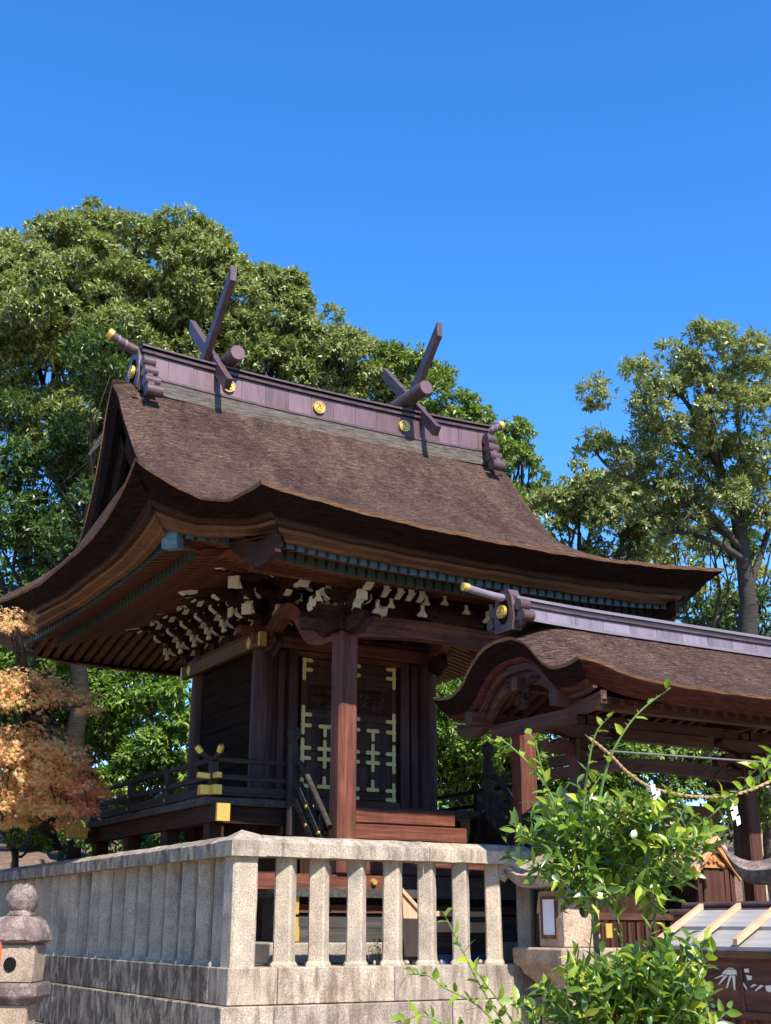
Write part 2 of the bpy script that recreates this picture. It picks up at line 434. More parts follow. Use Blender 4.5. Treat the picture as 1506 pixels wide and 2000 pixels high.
def lerp(a, b, t): return a + (b - a) * t
def interp(tab, x):
    if x <= tab[0][0]: return tab[0][1]
    for (a, va), (b, vb) in zip(tab, tab[1:]):
        if x <= b: return lerp(va, vb, (x - a) / (b - a))
    return tab[-1][1]
def smooth_tab(tab, n):
    """Catmull-Rom resample of a polyline of 2D points"""
    P = [np.array(p, float) for p in tab]; P = [2 * P[0] - P[1]] + P + [2 * P[-1] - P[-2]]
    out = []
    segs = len(tab) - 1
    for i in range(segs):
        p0, p1, p2, p3 = P[i:i + 4]
        for k in range(n):
            t = k / n
            out.append(tuple(0.5 * ((2 * p1) + (-p0 + p2) * t + (2 * p0 - 5 * p1 + 4 * p2 - p3) * t * t + (-p0 + 3 * p1 - 3 * p2 + p3) * t ** 3)))
    out.append(tuple(map(float, tab[-1])))
    return out
RNG = random.Random(7)

# =================================================================== SETTING: ground
def sheet(name, x0, y0, x1, y1, z, mat, n=24, amp=0.0, seed=1):
    r = random.Random(seed); rows = []
    for i in range(n + 1):
        rows.append([(lerp(x0, x1, j / n), lerp(y0, y1, i / n), z + r.uniform(-amp, amp)) for j in range(n + 1)])
    m = MB(); m.grid(rows); return tag(m.build(name, mat), kind='structure')
sheet('ground', -400, -400, 400, 400, -1.25, GRAVEL, 8)
tg = MB(); tg.box((0.06, 0.06, -1.24), (70, 13.5, -0.021)); tag(tg.build('terrace', GRAVEL), kind='structure')
fg = MB()
def sstep(a, b, x): t = max(0.0, min(1.0, (x - a) / (b - a))); return t * t * (3 - 2 * t)
def hill_z(x, y):
    f = sstep(-0.3, 0.5, x)
    z0 = lerp(-1.3, -0.12, f)
    return z0 + (1.75 - z0) * sstep(lerp(4.5, 9.6, f), 15.5, y) + 3.2 * sstep(16, 34, y)
rows = []
for y in list(np.linspace(3.8, 18, 40)) + list(np.linspace(18.6, 95, 26)):
    rows.append([(x, y, hill_z(x, y) + RNG.uniform(-0.06, 0.06) * (0 if 0.05 < x and y < 9.4 else 1)) for x in list(np.linspace(-60, -2, 20)) + list(np.linspace(-1.6, 9, 34)) + list(np.linspace(9.5, 100, 22))])
fg.grid(rows); tag(fg.build('hill', EARTH, smooth=True), kind='structure')

# =================================================================== MAIN HALL
CX = 3.57
hall = thing('shrine_hall', 'large raised wooden shrine hall with a dark bark roof and crossed ridge finials', 'shrine hall', (CX, 5.6, 0))

PF = smooth_tab([(5.50, 8.06), (5.19, 7.78), (4.82, 7.28), (4.24, 6.60), (3.95, 6.32), (3.3, 5.86), (2.6, 5.42), (2.0, 5.10), (1.4, 4.86)], 5)
PR = smooth_tab([(5.50, 8.06), (5.72, 7.60), (5.86, 7.04), (6.18, 6.33), (6.66, 5.74), (7.6, 5.28), (9.5, 4.75)], 6)
def hwf(Y):
    return 3.47 if Y >= 3.95 else lerp(3.47, 4.35, (3.95 - Y) / 2.55)
def hwr(Y):
    return 3.47 if Y <= 6.66 else lerp(3.47, 4.35, (Y - 6.66) / 2.84)
def sori_front(dx, Y):
    dx = abs(dx)
    if Y >= 1.4:
        b = max(0.0, min(1.0, (3.95 - Y) / 2.55)) ** 1.6
        s = 0.41 * (dx / 4.35) ** 7 * b
        if dx > 2.9: s -= 0.10 * ((dx - 2.9) / 0.57) ** 2 * max(0.0, min(1.0, (Y - 3.2) / 0.8))
        return s
    t = (1.4 - Y) / 1.15
    return lerp(0.41 * (dx / 4.35) ** 7, 0.18 * (dx / 3.33) ** 2.4, t)
def base_front(Y):
    if Y >= 1.4:
        return interp(sorted(PF), Y)
    t = (1.4 - Y) / 1.15
    return 4.86 - 0.27 * t + 0.06 * t * t
def wob(x, y): return 0.005 * math.sin(x * 7.1 + y * 3.3) + 0.004 * math.sin(x * 17.3 - y * 11.0)
def zf_roof(X, Y): return base_front(Y) + sori_front(X - CX, Y) + wob(X, Y)
NU = 90
roof = MB()
Ys = [p[0] for p in PF]
for _ in range(1):
    rows = []
    for Y in Ys:
        h = hwf(Y); rows.append([(CX + u * h, Y, zf_roof(CX + u * h, Y)) for u in np.linspace(-1, 1, NU)])
    roof.grid(rows)
def hwk(Y): return 3.33 + 0.22 * max(0, (Y - 1.05) / 0.35) ** 2.2
rows = []
for Y in np.linspace(1.4, 0.25, 14):
    h = hwk(Y); rows.append([(CX + u * h, Y, zf_roof(CX + u * h, Y) + (0.001 if Y > 1.39 else 0)) for u in np.linspace(-1, 1, NU)])
roof.grid(rows)
# rear slope
rows = []
for Y, z in PR:
    h = hwr(Y); b = max(0, (Y - 6.66) / 2.84)
    rows.append([(CX + u * h, Y, z + 0.52 * abs(u) ** 5 * b) for u in np.linspace(-1, 1, 40)][::-1])
roof.grid(rows)
def zside(Y):
    return 0.56 * ((5 - Y) / 3.6) ** 5 if Y < 5 else 0.56 * ((Y - 5) / 4.5) ** 1.3
for sg in (-1, 1):
    rows = []
    for t in np.linspace(0, 1, 14):
        yF, yR = lerp(1.4, 3.95, t), lerp(9.5, 6.66, t)
        zF = zf_roof(CX + sg * hwf(yF), yF); zR = interp(PR, yR) + 0.52 * max(0, (yR - 6.66) / 2.84)
        row = []
        for s in np.linspace(0, 1, 40):
            Y = lerp(yF, yR, s); Y0 = lerp(1.4, 9.5, s)
            z = lerp(zF, zR, s) + (4.71 + zside(Y0) - 5.27) * (1 - t) ** 1.3 - 0.25 * math.sin(math.pi * t) * math.sin(math.pi * s)
            row.append((CX + sg * lerp(4.35, 3.47, t), Y, z))
        rows.append(row)
    top = rows[-1]
    rows.append([(CX + sg * 3.0, p[1], p[2] - 0.12) for p in top])
    roof.grid(rows if sg < 0 else [r[::-1] for r in rows])
roof.build('roof', BARK, hall, smooth=True)

# --- eave edge: closed path (x, y, base z, upturn)
path = []
def pt(x, y, base, ds, z, seg='n'):
    path.append((x, y, base, z - base, ds, seg))
def zfr(x, y): return base_front(y) + sori_front(x - CX, y)
def kb(Y): return lerp(4.65, 4.80, (Y - 0.25) / 1.15)
def kd(Y): return lerp(1.0, 0.60, (Y - 0.25) / 1.15)
def sb_(Y): return 4.71 + 0.09 * max(0, 1 - (Y - 1.4) / 1.5)
def sd_(Y): return 0.70 - 0.10 * max(0, 1 - (Y - 1.4) / 1.8)
for x in np.linspace(-0.78, 0.02, 14): pt(x, 1.4, 4.80, 0.60, zfr(x, 1.4), 'fl')
for Y in np.linspace(1.38, 0.25, 14): pt(CX - hwk(Y), Y, kb(Y), kd(Y), zfr(CX - hwk(Y), Y), 'k')
for x in np.linspace(0.24, 6.90, 60)[1:-1]: pt(x, 0.25, 4.65, 1.0, zfr(x, 0.25), 'kf')
for Y in np.linspace(0.25, 1.38, 14): pt(CX + hwk(Y), Y, kb(Y), kd(Y), zfr(CX + hwk(Y), Y), 'k')
for x in np.linspace(7.12, 7.92, 14): pt(x, 1.4, 4.80, 0.60, zfr(x, 1.4), 'fr')
for Y in np.linspace(1.4, 9.5, 50)[1:]: pt(7.92, Y, sb_(Y), sd_(Y), 4.71 + zside(Y), 's')
for x in np.linspace(7.92, -0.78, 40)[1:]: pt(x, 9.5, 4.71, 1.0, 4.75 + 0.52 * (abs(x - CX) / 4.35) ** 5, 'b')
for Y in np.linspace(9.5, 1.4, 50)[1:-1]: pt(-0.78, Y, sb_(Y), sd_(Y), 4.71 + zside(Y), 's')
def eave_rows(path, offs, closed=True):
    n = len(path); rows = [[] for _ in offs]
    for i in range(n):
        p = path[i]; a = path[(i - 1) % n]; b = path[(i + 1) % n]
        d1 = Vector((p[0] - a[0], p[1] - a[1])); d2 = Vector((b[0] - p[0], b[1] - p[1]))
        if d1.length < 1e-6: d1 = d2
        if d2.length < 1e-6: d2 = d1
        d1.normalize(); d2.normalize()
        n1 = Vector((-d1.y, d1.x)); n2 = Vector((-d2.y, d2.x))
        m = (n1 + n2) / max(0.4, 1 + n1.dot(n2))
        for k, (o, dz, f) in enumerate(offs):
            X_, Y_ = p[0] + m.x * o, p[1] + m.y * o; sg_ = p[5]
            if sg_ == 'fl': X_ = max(X_, -0.78 + o)
            if sg_ == 'fr': X_ = min(X_, 7.92 - o)
            if sg_ == 'k': Y_ = max(Y_, 0.25 + o)
            if sg_ == 'kf': X_ = min(max(X_, 0.24 + o), 6.90 - o)
            if sg_ == 's': Y_ = min(max(Y_, 1.4 + o), 9.5 - o)
            if sg_ == 'b': X_ = min(max(X_, -0.78 + o), 7.92 - o)
            rows[k].append((X_, Y_, p[2] + p[3] * f + dz * p[4] + wob(p[0], p[1])))
    for r in rows: r.append(r[0])
    return rows
def eave_strip(name, mat, offs, parent, pth=None, smooth=True):
    m = MB(); m.grid(eave_rows(pth or path, offs)); return m.build(name, mat, parent, smooth=smooth)
eave_strip('bark_lip', BARKLIP, [(-0.006, 0.012, 1.0), (0.012, -0.028, 1.0)], hall)
eave_strip('bark_edge', BARKCUT, [(0.012, -0.028, 1.0), (0.13, -0.11, 0.93), (0.27, -0.19, 0.80)], hall)
eave_strip('eave_board', DARK['X'], [(0.27, -0.19, 0.80), (0.31, -0.185, 0.78), (0.33, -0.235, 0.72), (0.40, -0.24, 0.68)], hall, smooth=False)
eave_strip('eave_moulding', TANW['X'], [(0.40, -0.24, 0.68), (0.42, -0.275, 0.62), (0.53, -0.285, 0.55), (0.555, -0.315, 0.5), (0.64, -0.30, 0.45)], hall, smooth=False)

# --- gable ends: bark verge, bargeboard, gable wall
for sg in (-1, 1):
    pts = [(p[0], p[1]) for p in PF if p[0] >= 3.93][::-1]
    vt = []
    for Y, z in pts: vt.append((Y, zf_roof(CX + sg * 3.47, Y)))
    for Y, z in PR[1:]:
        if Y <= 6.7: vt.append((Y, z))
    X0 = CX + sg * 3.47
    def off(tab, d):
        out = []
        for i, p in enumerate(tab):
            a = tab[max(0, i - 1)]; b = tab[min(len(tab) - 1, i + 1)]
            t = Vector((b[0] - a[0], b[1] - a[1])).normalized(); nn = Vector((t.y, -t.x))
            out.append((p[0] + nn.x * d, p[1] + nn.y * d))
        return out
    v1 = off(vt, 0.02); v2 = off(vt, 0.24); v3 = off(vt, 0.30); v4 = off(vt, 0.55)
    m = MB(); m.grid([[(X0, y, z + 0.01) for y, z in vt], [(X0 - sg * 0.01, y, z) for y, z in v1]]); m.build('bark_lip', BARKLIP, hall)
    m = MB(); m.grid([[(X0 - sg * 0.01, y, z) for y, z in v1], [(X0 - sg * 0.10, y, z) for y, z in v2], [(X0 - sg * 0.45, y, z) for y, z in v2]]); m.build('bark_edge', BARKCUT, hall)
    m = MB(); m.strip(v2, v4, YZ, X0 - sg * 0.20, X0 - sg * 0.28); m.build('bargeboard', WALLW['Y'], hall)
    m = MB(); tri = [(p[0], p[1]) for p in v3]
    m.prism(tri, YZ, X0 - sg * 0.62, X0 - sg * 0.70); m.build('gable_wall', WALLW['Z'], hall)
    m = MB()
    for k in range(9):
        yy = 4.45 + k * 0.24
        zt = min(interp(sorted(v3), yy), 7.4) - 0.05
        if zt > 5.9: m.box((X0 - sg * 0.62, yy - 0.03, 5.75), (X0 - sg * 0.585, yy + 0.03, zt))
    m.build('gable_lattice', WALLW['Z'], hall)

# --- ridge
def zr(X): return 8.02 + 0.07 * (abs(X - CX) / 3.1) ** 2.2
def along_ridge(m, prof, x0, x1, n=30, dz=0.0):
    rows = []
    for x in np.linspace(x0, x1, n): rows.append([(x, 5.49 + u, zr(x) + v + dz) for u, v in prof])
    k = len(prof); b = len(m.v)
    m.grid(rows); m.add(rows[0], [tuple(range(k))]); m.add(rows[-1], [tuple(range(k))[::-1]])
    return m
m = MB(); along_ridge(m, [(-0.30, -0.26), (-0.265, 0.02), (0.265, 0.02), (0.30, -0.26)], 0.42, 6.72); m.build('ridge_band', BARKGREY, hall)
m = MB(); along_ridge(m, [(-0.235, 0.0), (-0.215, 0.385), (0.215, 0.385), (0.235, 0.0)], 0.45, 6.69)
along_ridge(m, [(-0.285, -0.015), (-0.285, 0.02), (0.285, 0.02), (0.285, -0.015)], 0.44, 6.70)
m.build('ridge_cladding', COPPERD, hall)
for sd in (-1, 1):
    m = MB(); rp_ = random.Random(3 + sd)
    for x in np.arange(0.47, 6.66, 0.4):
        x1 = min(x + 0.392, 6.68); o_ = rp_.uniform(0.004, 0.009)
        vs = [(xx, 5.49 + sd * (yy + d), zr(xx) + zz) for d in (0.0, o_) for xx in (x, x1) for yy, zz in ((0.234, 0.022), (0.216, 0.383))]
        m.add(vs, [(4, 5, 7, 6), (0, 1, 5, 4), (2, 6, 7, 3), (1, 3, 7, 5), (0, 4, 6, 2)])
    m.build('copper_panel', COPPANEL, hall)

m = MB()
along_ridge(m, [(-0.265, 0.386), (-0.27, 0.425), (0.27, 0.425), (0.265, 0.386)], 0.44, 6.70)
along_ridge(m, [(-0.225, 0.426), (-0.23, 0.465), (0.23, 0.465), (0.225, 0.426)], 0.44, 6.70)
along_ridge(m, [(-0.30, 0.466), (-0.30, 0.495), (0.0, 0.53), (0.30, 0.495), (0.30, 0.466)], 0.43, 6.71)
m.build('ridge_cap', COPPERD, hall)

def crest(parent, c, nrm, r):
    """gilt round crest with a three-comma swirl standing proud; nrm = axis index and sign"""
    ax, s = nrm
    def P(u, v, d):
        q = [0, 0, 0]; q[ax] = c[ax] + s * d
        o = [a for a in range(3) if a != ax]; q[o[0]] = c[o[0]] + u; q[o[1]] = c[o[1]] + v; return tuple(q)
    m = MB(); n = 28
    ring = [(r * math.cos(a), r * math.sin(a)) for a in np.linspace(0, 2 * math.pi, n, endpoint=False)]
    m.prism(ring, P, -0.02, 0.02)
    inner = [(0.86 * x, 0.86 * y) for x, y in ring]
    top = [(x, y) for x, y in ring]
    b = len(m.v)
    m.add([P(x, y, 0.035) for x, y in top] + [P(x, y, 0.035) for x, y in inner] + [P(x, y, 0.02) for x, y in inner] + [P(x, y, 0.02) for x, y in top],
          [(i, (i + 1) % n, n + (i + 1) % n, n + i) for i in range(n)] + [(n + i, n + (i + 1) % n, 2 * n + (i + 1) % n, 2 * n + i) for i in range(n)] + [(3 * n + i, 3 * n + (i + 1) % n, (i + 1) % n, i) for i in range(n)])
    for k in range(3):
        a0 = k * 2 * math.pi / 3
        out, inn = [], []
        for t in np.linspace(0, 1, 9):
            a = a0 + t * 2.4; rr = 0.34 + 0.40 * t; wd = 0.19 * (1 - t) ** 0.7 + 0.015
            out.append(((rr + wd) * r * math.cos(a), (rr + wd) * r * math.sin(a))); inn.append(((rr - wd) * r * math.cos(a), (rr - wd) * r * math.sin(a)))
        m.strip(out, inn, P, 0.02, 0.042)
    return m.build('crest', GOLD, parent)
for x in (1.84, 3.40, 4.98): crest(hall, (x, 5.49 - 0.243, zr(x) + 0.19), (1, -1), 0.10)

def ridge_ornament(X0, sg, parent, yc, zb, k, mat, matd, lobes=4):
    """end plaque of a ridge: swept plaque with scalloped fins down both slopes; outward side faces sg"""
    m = MB()
    th = 0.22 * k
    plq = [(-0.24, -0.16), (-0.30, 0.10), (-0.245, 0.45), (-0.15, 0.60), (0.15, 0.60), (0.245, 0.45), (0.30, 0.10), (0.24, -0.16)]
    m.prism([(yc + u * k, zb + v * k) for u, v in plq], YZ, X0, X0 - sg * th)
    for s in (-1, 1):
        c = [(0.40, 0.27), (0.48, 0.06), (0.56, -0.15), (0.69, -0.37)][:lobes]
        for i, (u, v) in enumerate(c):
            m.tube([(X0 - sg * 0.02, yc + s * u * k, zb + v * k), (X0 - sg * (th + 0.02 + 0.02 * i), yc + s * u * k, zb + v * k)], 0.105 * k, 16)
        fin = [(0.22, 0.34), (0.40, 0.32), (0.54, 0.04), (0.64, -0.16), (0.74, -0.38), (0.62, -0.44), (0.40, -0.24), (0.20, -0.12)]
        if lobes < 4: fin = [(0.22, 0.34), (0.40, 0.30), (0.54, 0.02), (0.40, -0.12), (0.20, -0.12)]
        m.prism([(yc + s * u * k, zb + v * k) for u, v in fin], YZ, X0 - sg * 0.06, X0 - sg * (th - 0.04))
    o = m.build('ridge_ornament', mat, parent, smooth=True)
    r2 = MB(); n = 20
    a = [(yc + 0.17 * k * math.cos(t), zb + 0.21 * k + 0.24 * k * math.sin(t)) for t in np.linspace(0, 2 * math.pi, n, endpoint=False)]
    r2.prism(a, YZ, X0 + sg * 0.004, X0 - sg * 0.02); r2.build('recess', matd, o)
    crest(o, (X0 + sg * 0.01, yc, zb + 0.20 * k), (0, sg), 0.12 * k)
    return o
ridge_ornament(0.40, -1, hall, 5.49, 8.05, 0.86, COPPERD, HOLE)
ridge_ornament(6.74, 1, hall, 5.49, 8.05, 0.86, COPPERD, HOLE)
for sg, x0, x1 in ((-1, 0.55, 0.0), (1, 6.6, 7.12)):
    m = MB(); z0 = 8.57
    pp = [(lerp(x0, x1, t), 5.49, z0 + 0.20 * t ** 1.6) for t in np.linspace(0, 1, 7)]
    m.tube(pp, [0.075] * 7, 16); o = m.build('ridge_horn', COPPERD, hall, smooth=True)
    for t in (0.55, 0.75):
        q = Vector(pp[0]).lerp(Vector(pp[-1]), t); q.z = z0 + 0.2 * t ** 1.6
        m = MB(); m.tube([q - Vector((0.012, 0, 0)), q + Vector((0.012, 0, 0))], 0.080, 16); m.build('band', COPPERG, o)
    e = Vector(pp[-1]); d = (e - Vector(pp[-2])).normalized()
    m = MB(); m.tube([e - d * 0.05, e + d * 0.03, e + d * 0.035], [0.081, 0.081, 0.06], 16); m.build('gilt_tip', GOLD, o, smooth=True)

# crossed finials and ridge logs
def finial(X, th, front_low):
    """one board of a crossed pair, slanting across the ridge, cut vertically at its upper end"""
    s = 1 if front_low else -1           # front_low: low end towards the front
    p0 = Vector((5.49 - s * 0.70, 8.05)); p1 = Vector((5.49 + s * 1.00, 9.74))
    d = (p1 - p0).normalized(); nn = Vector((-d.y, d.x)) * 0.088
    lo = [p0 + nn, p0 - nn]
    hi_a = p1 + nn; hi_b = p1 - nn
    # vertical cut at the top: move both ends to the same Y
    yv = p1.x
    ta = (yv - (p0 + nn).x) / d.x; tb = (yv - (p0 - nn).x) / d.x
    A = p0 + nn + d * ta; B = p0 - nn + d * tb
    mid = [p0.lerp(p1, 0.55) + nn * 0.98 , p0.lerp(p1, 0.55) - nn * 0.98]
    m = MB(); m.prism([tuple(p0 - nn), tuple(mid[1]), tuple(B), tuple(A), tuple(mid[0]), tuple(p0 + nn)], YZ, X, X + th)
    o = m.build('ridge_finial', COPPERD, hall)
    return o
finial(1.48, 0.10, False); finial(1.60, 0.10, True)
finial(5.17, 0.10, False); finial(5.285, 0.10, True)
for x, y0 in ((1.86, 4.98), (5.03, 4.62)):
    m = MB(); m.tube([(x, y0, 8.70), (x, y0 + 0.01, 8.70), (x, 6.3, 8.70)], [0.118, 0.124, 0.124], 24); o = m.build('ridge_log', COPPERD, hall, smooth=True)
    m = MB(); m.tube([(x, y0 - 0.004, 8.70), (x, y0 + 0.002, 8.70)], 0.112, 24); m.build('log_end', COPPER, o)
    m = MB(); m.box((x - 0.12, 5.25, 8.50), (x + 0.12, 5.75, 8.57)); m.build('log_saddle', COPPERD, hall)

# --- soffits
def zs_front(Y): return 4.36 + 0.24 * (Y - 0.85)
def zs_side(X): return 4.65 + 0.24 * (X + 0.02)
def ups(X, k=0.10): return k * (abs(X - CX) / 2.9) ** 3
m = MB(); rows = []
for Y in np.linspace(0.80, 4.5, 12): rows.append([(x, Y, zs_front(Y) + ups(x) * max(0, 1 - (Y - 0.8) / 1.5)) for x in np.linspace(0.62, 6.52, 30)])
m.grid(rows)
for sg in (-1, 1):
    rows = []
    for t in np.linspace(0, 1, 6): rows.append([(CX + sg * lerp(3.70, 1.30, t), Y, zs_side(lerp(-0.13, 2.27, t)) + 0.10 * (abs(Y - 5.5) / 3.5) ** 3 * (1 - t)) for Y in np.linspace(1.95, 9.0, 24)])
    m.grid(rows)
    rows = []
    for Y in (1.95, 3.2, 4.5): rows.append([(x, Y, zs_front(Y) + 0.07 + 0.05 * (1 - (Y - 1.95) / 2.55)) for x in np.linspace(CX + sg * 3.7, CX + sg * 2.9, 5)])
    m.grid(rows)
rows = []
for t in np.linspace(0, 1, 6): rows.append([(x, lerp(9.0, 6.7, t), zs_side(lerp(-0.13, 2.27, t))) for x in np.linspace(-0.1, 7.3, 12)])
m.grid(rows)
m.build('soffit', RED['Y'], hall)
# --- rafters: one of each, then copies
def rafter_proto(name, length, w, h, slope, axis, capmat, mat):
    """tip at the origin's top edge, running inward along +Y (axis Y) or +X"""
    m = MB()
    vs = []
    for t in (0.0, length):
        for a in (-w / 2, w / 2):
            for b in (0, -h):
                vs.append((a, t, t * slope + b) if axis == 'Y' else (t, a, t * slope + b))
    m.add(vs, [(0, 1, 3, 2), (4, 6, 7, 5), (0, 2, 6, 4), (1, 5, 7, 3), (0, 4, 5, 1), (2, 3, 7, 6)])
    o = m.build(name, mat[axis])
    c = MB(); e = 0.006
    vs = []
    for t in (-0.008, 0.055):
        for a in (-w / 2 - e, w / 2 + e):
            for b in (e, -h - e):
                vs.append((a, t, t * slope + b) if axis == 'Y' else (t, a, t * slope + b))
    c.add(vs, [(0, 1, 3, 2), (4, 6, 7, 5), (0, 2, 6, 4), (1, 5, 7, 3), (0, 4, 5, 1), (2, 3, 7, 6)])
    cp = c.build('rafter_cap', capmat, o)
    return o, cp
def put_rafters(proto, spots, first=True):
    o, cp = proto; base = wloc(hall)
    for i, p in enumerate(spots):
        if i == 0: a, b = o, cp
        else:
            a = o.copy(); COL.objects.link(a); b = cp.copy(); COL.objects.link(b)
        a.parent = hall; a.location = Vector(p) - base
        b.parent = a; b.location = (0, 0, 0)
xsK = np.arange(0.76, 6.42, 0.1335)
put_rafters(rafter_proto('flying_rafter', 1.5, 0.072, 0.092, 0.24, 'Y', VERD, RED), [(x, 0.875, zs_front(0.875) + ups(x) - 0.004) for x in xsK] + [(x, 1.98, zs_front(1.98) + 0.10) for x in (0.13, 0.28, 0.43, 0.58)])
put_rafters(rafter_proto('rafter', 2.6, 0.078, 0.10, 0.24, 'Y', VERDD, RED), [(x + 0.02, 1.20, zs_front(1.20) - 0.108 + ups(x)) for x in xsK])
ysL = np.arange(2.42, 8.65, 0.142)
def upY(Y): return 0.07 * (abs(Y - 5.4) / 3.2) ** 3
put_rafters(rafter_proto('side_flying_rafter', 1.3, 0.072, 0.092, 0.24, 'X', VERD, RED), [(-0.05, y, zs_side(-0.05) - 0.004 + upY(y)) for y in ysL])
put_rafters(rafter_proto('side_rafter', 1.9, 0.078, 0.10, 0.24, 'X', VERDD, RED), [(0.36, y + 0.02, zs_side(0.36) - 0.11 + upY(y)) for y in ysL[1:]])
m = MB()
for k, y in enumerate(np.arange(2.4, 8.9, 0.16)):         # far right slope
    X = 7.2
    m.add([(X - t, y + a, 4.62 + 0.24 * t + b) for t in (0, 2.2) for a in (-0.04, 0.04) for b in (0, -0.1)], [(0, 1, 3, 2), (4, 6, 7, 5), (0, 2, 6, 4), (1, 5, 7, 3), (0, 4, 5, 1), (2, 3, 7, 6)])
for x in np.arange(0.0, 7.2, 0.17):                        # rear slope
    m.add([(x + a, 8.9 - t, 4.60 + 0.24 * t + b) for t in (0, 2.2) for a in (-0.045, 0.045) for b in (0, -0.11)], [(0, 1, 3, 2), (4, 6, 7, 5), (0, 2, 6, 4), (1, 5, 7, 3), (0, 4, 5, 1), (2, 3, 7, 6)])
tag(m.build('far_rafter', TANW['Y'], hall), kind='stuff')

# hip rafters with patinated caps
for cx, cy, dx, dy in ((-0.08, 2.08, 1, 1), (-0.06, 8.80, 1, -1), (7.22, 2.08, -1, 1)):
    m = MB(); rot = Matrix.Rotation(math.atan2(dy, dx), 3, 'Z') @ Matrix.Rotation(-0.17, 3, 'Y')
    c = Vector((cx, cy, 4.70)) + rot @ Vector((1.5, 0, -0.04))
    m.cbox(c, (3.0, 0.15, 0.20), rot); o = m.build('hip_rafter', RED['X'], hall)
    m = MB(); c = Vector((cx, cy, 4.70)) + rot @ Vector((0.06, 0, -0.04)); m.cbox(c + Vector((0, 0, -0.01)), (0.20, 0.20, 0.27), rot, 0.012)
    c2 = Vector((cx, cy, 4.70)) + rot @ Vector((0.02, 0, 0.085)); m.cbox(c2 + Vector((0, 0, 0.055)), (0.32, 0.32, 0.05), rot, 0.012); m.cbox(c2 + Vector((0, 0, 0.095)), (0.26, 0.26, 0.04), rot, 0.01)
    m.build('hip_rafter_cap', VERDC, o)

# side bargeboards of the front canopy
for sg in (-1, 1):
    top = smooth_tab([(0.72, 4.50), (1.0, 4.46), (1.35, 4.52), (1.75, 4.72), (2.05, 4.86)], 5)
    bot = [(u, v - (0.30 - 0.10 * abs(i / (len(top) - 1) - 0.4))) for i, (u, v) in enumerate(top)]
    m = MB(); m.strip(top, bot, YZ, CX + sg * 2.93, CX + sg * 2.86)
    m.build('canopy_bargeboard', DARK['Y'], hall)

# --- body: columns, walls, head
xl, xr, yf, yb = 2.235, 4.905, 4.48, 6.75
for x in (xl, xr):
    for y in (yf, yb):
        m = MB(); m.tube([(x, y, 1.55), (x, y, 3.0), (x, y, 4.30)], [0.148, 0.15, 0.142], 28); m.build('column', COLW['Z'], hall, smooth=True)
m = MB(); m.box((xl - 0.02, yf + 0.10, 1.62), (xl + 0.05, yb - 0.1, 4.3)); m.box((xr - 0.05, yf + 0.1, 1.62), (xr + 0.02, yb - 0.1, 4.3)); m.box((xl + 0.1, yb - 0.03, 1.62), (xr - 0.1, yb + 0.03, 4.3))
for k in range(8):
    z = 1.9 + k * 0.29; m.box((xl - 0.032, yf + 0.14, z), (xl - 0.02, yb - 0.14, z + 0.272))
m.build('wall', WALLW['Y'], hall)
m = MB(); m.box((xl - 0.02, yf + 0.02, 4.16), (xr + 0.02, yb - 0.02, 5.28)); m.build('head_wall', DARK['X'], hall)
# tie beams at the column heads
m = MB(); m.cbox(((xl - 0.165), (yf + yb) / 2, 4.09), (0.10, yb - yf + 0.62, 0.19), None, 0.012); o = m.build('side_tie_beam', YELW['Y'], hall)
for y in (yf + 0.02, yb): 
    m = MB(); m.cbox((xl - 0.216, y, 4.09), (0.012, 0.13, 0.13), Matrix.Rotation(math.pi / 4, 3, 'X')); m.build('gilt_boss', GOLD, o)
for y in (yf - 0.325, yb + 0.325):
    m = MB(); m.cbox((xl - 0.165, y, 4.09), (0.104, 0.06, 0.194)); m.build('gilt_end', GOLD, o)
m = MB(); m.cbox((CX, yf - 0.155, 4.13), (xr - xl + 0.5, 0.10, 0.17), None, 0.012); m.build('front_tie_beam', RED['X'], hall)
m = MB(); m.cbox((CX, yf - 0.02, 4.26), (xr - xl + 0.8, 0.16, 0.10), None, 0.01); m.cbox((xl, (yf + yb) / 2, 4.262), (0.16, yb - yf + 0.8, 0.10), None, 0.01); m.build('head_plate', RED['X'], hall)
# front bays beside the doors
for s in (-1, 1):
    m = MB()
    m.box((CX + s * 0.80, yf - 0.02, 1.9), (CX + s * 1.22, yf + 0.04, 4.05))
    m.box((CX + s * 0.83, yf - 0.11, 1.9), (CX + s * 0.97, yf - 0.02, 4.045))
    m.box((CX + s * 1.03, yf - 0.075, 1.9), (CX + s * 1.12, yf - 0.02, 4.04))
    m.build('side_panel', COLW['Z'], hall)
m = MB(); m.prism([(CX - 0.95, 4.04), (CX - 0.80, 3.965), (CX + 0.80, 3.965), (CX + 0.95, 4.04)], XZ, yf - 0.105, yf + 0.02)
m.box((CX - 0.8, yf - 0.13, 1.93), (CX + 0.8, yf, 2.02)); m.build('door_frame', RED['X'], hall)

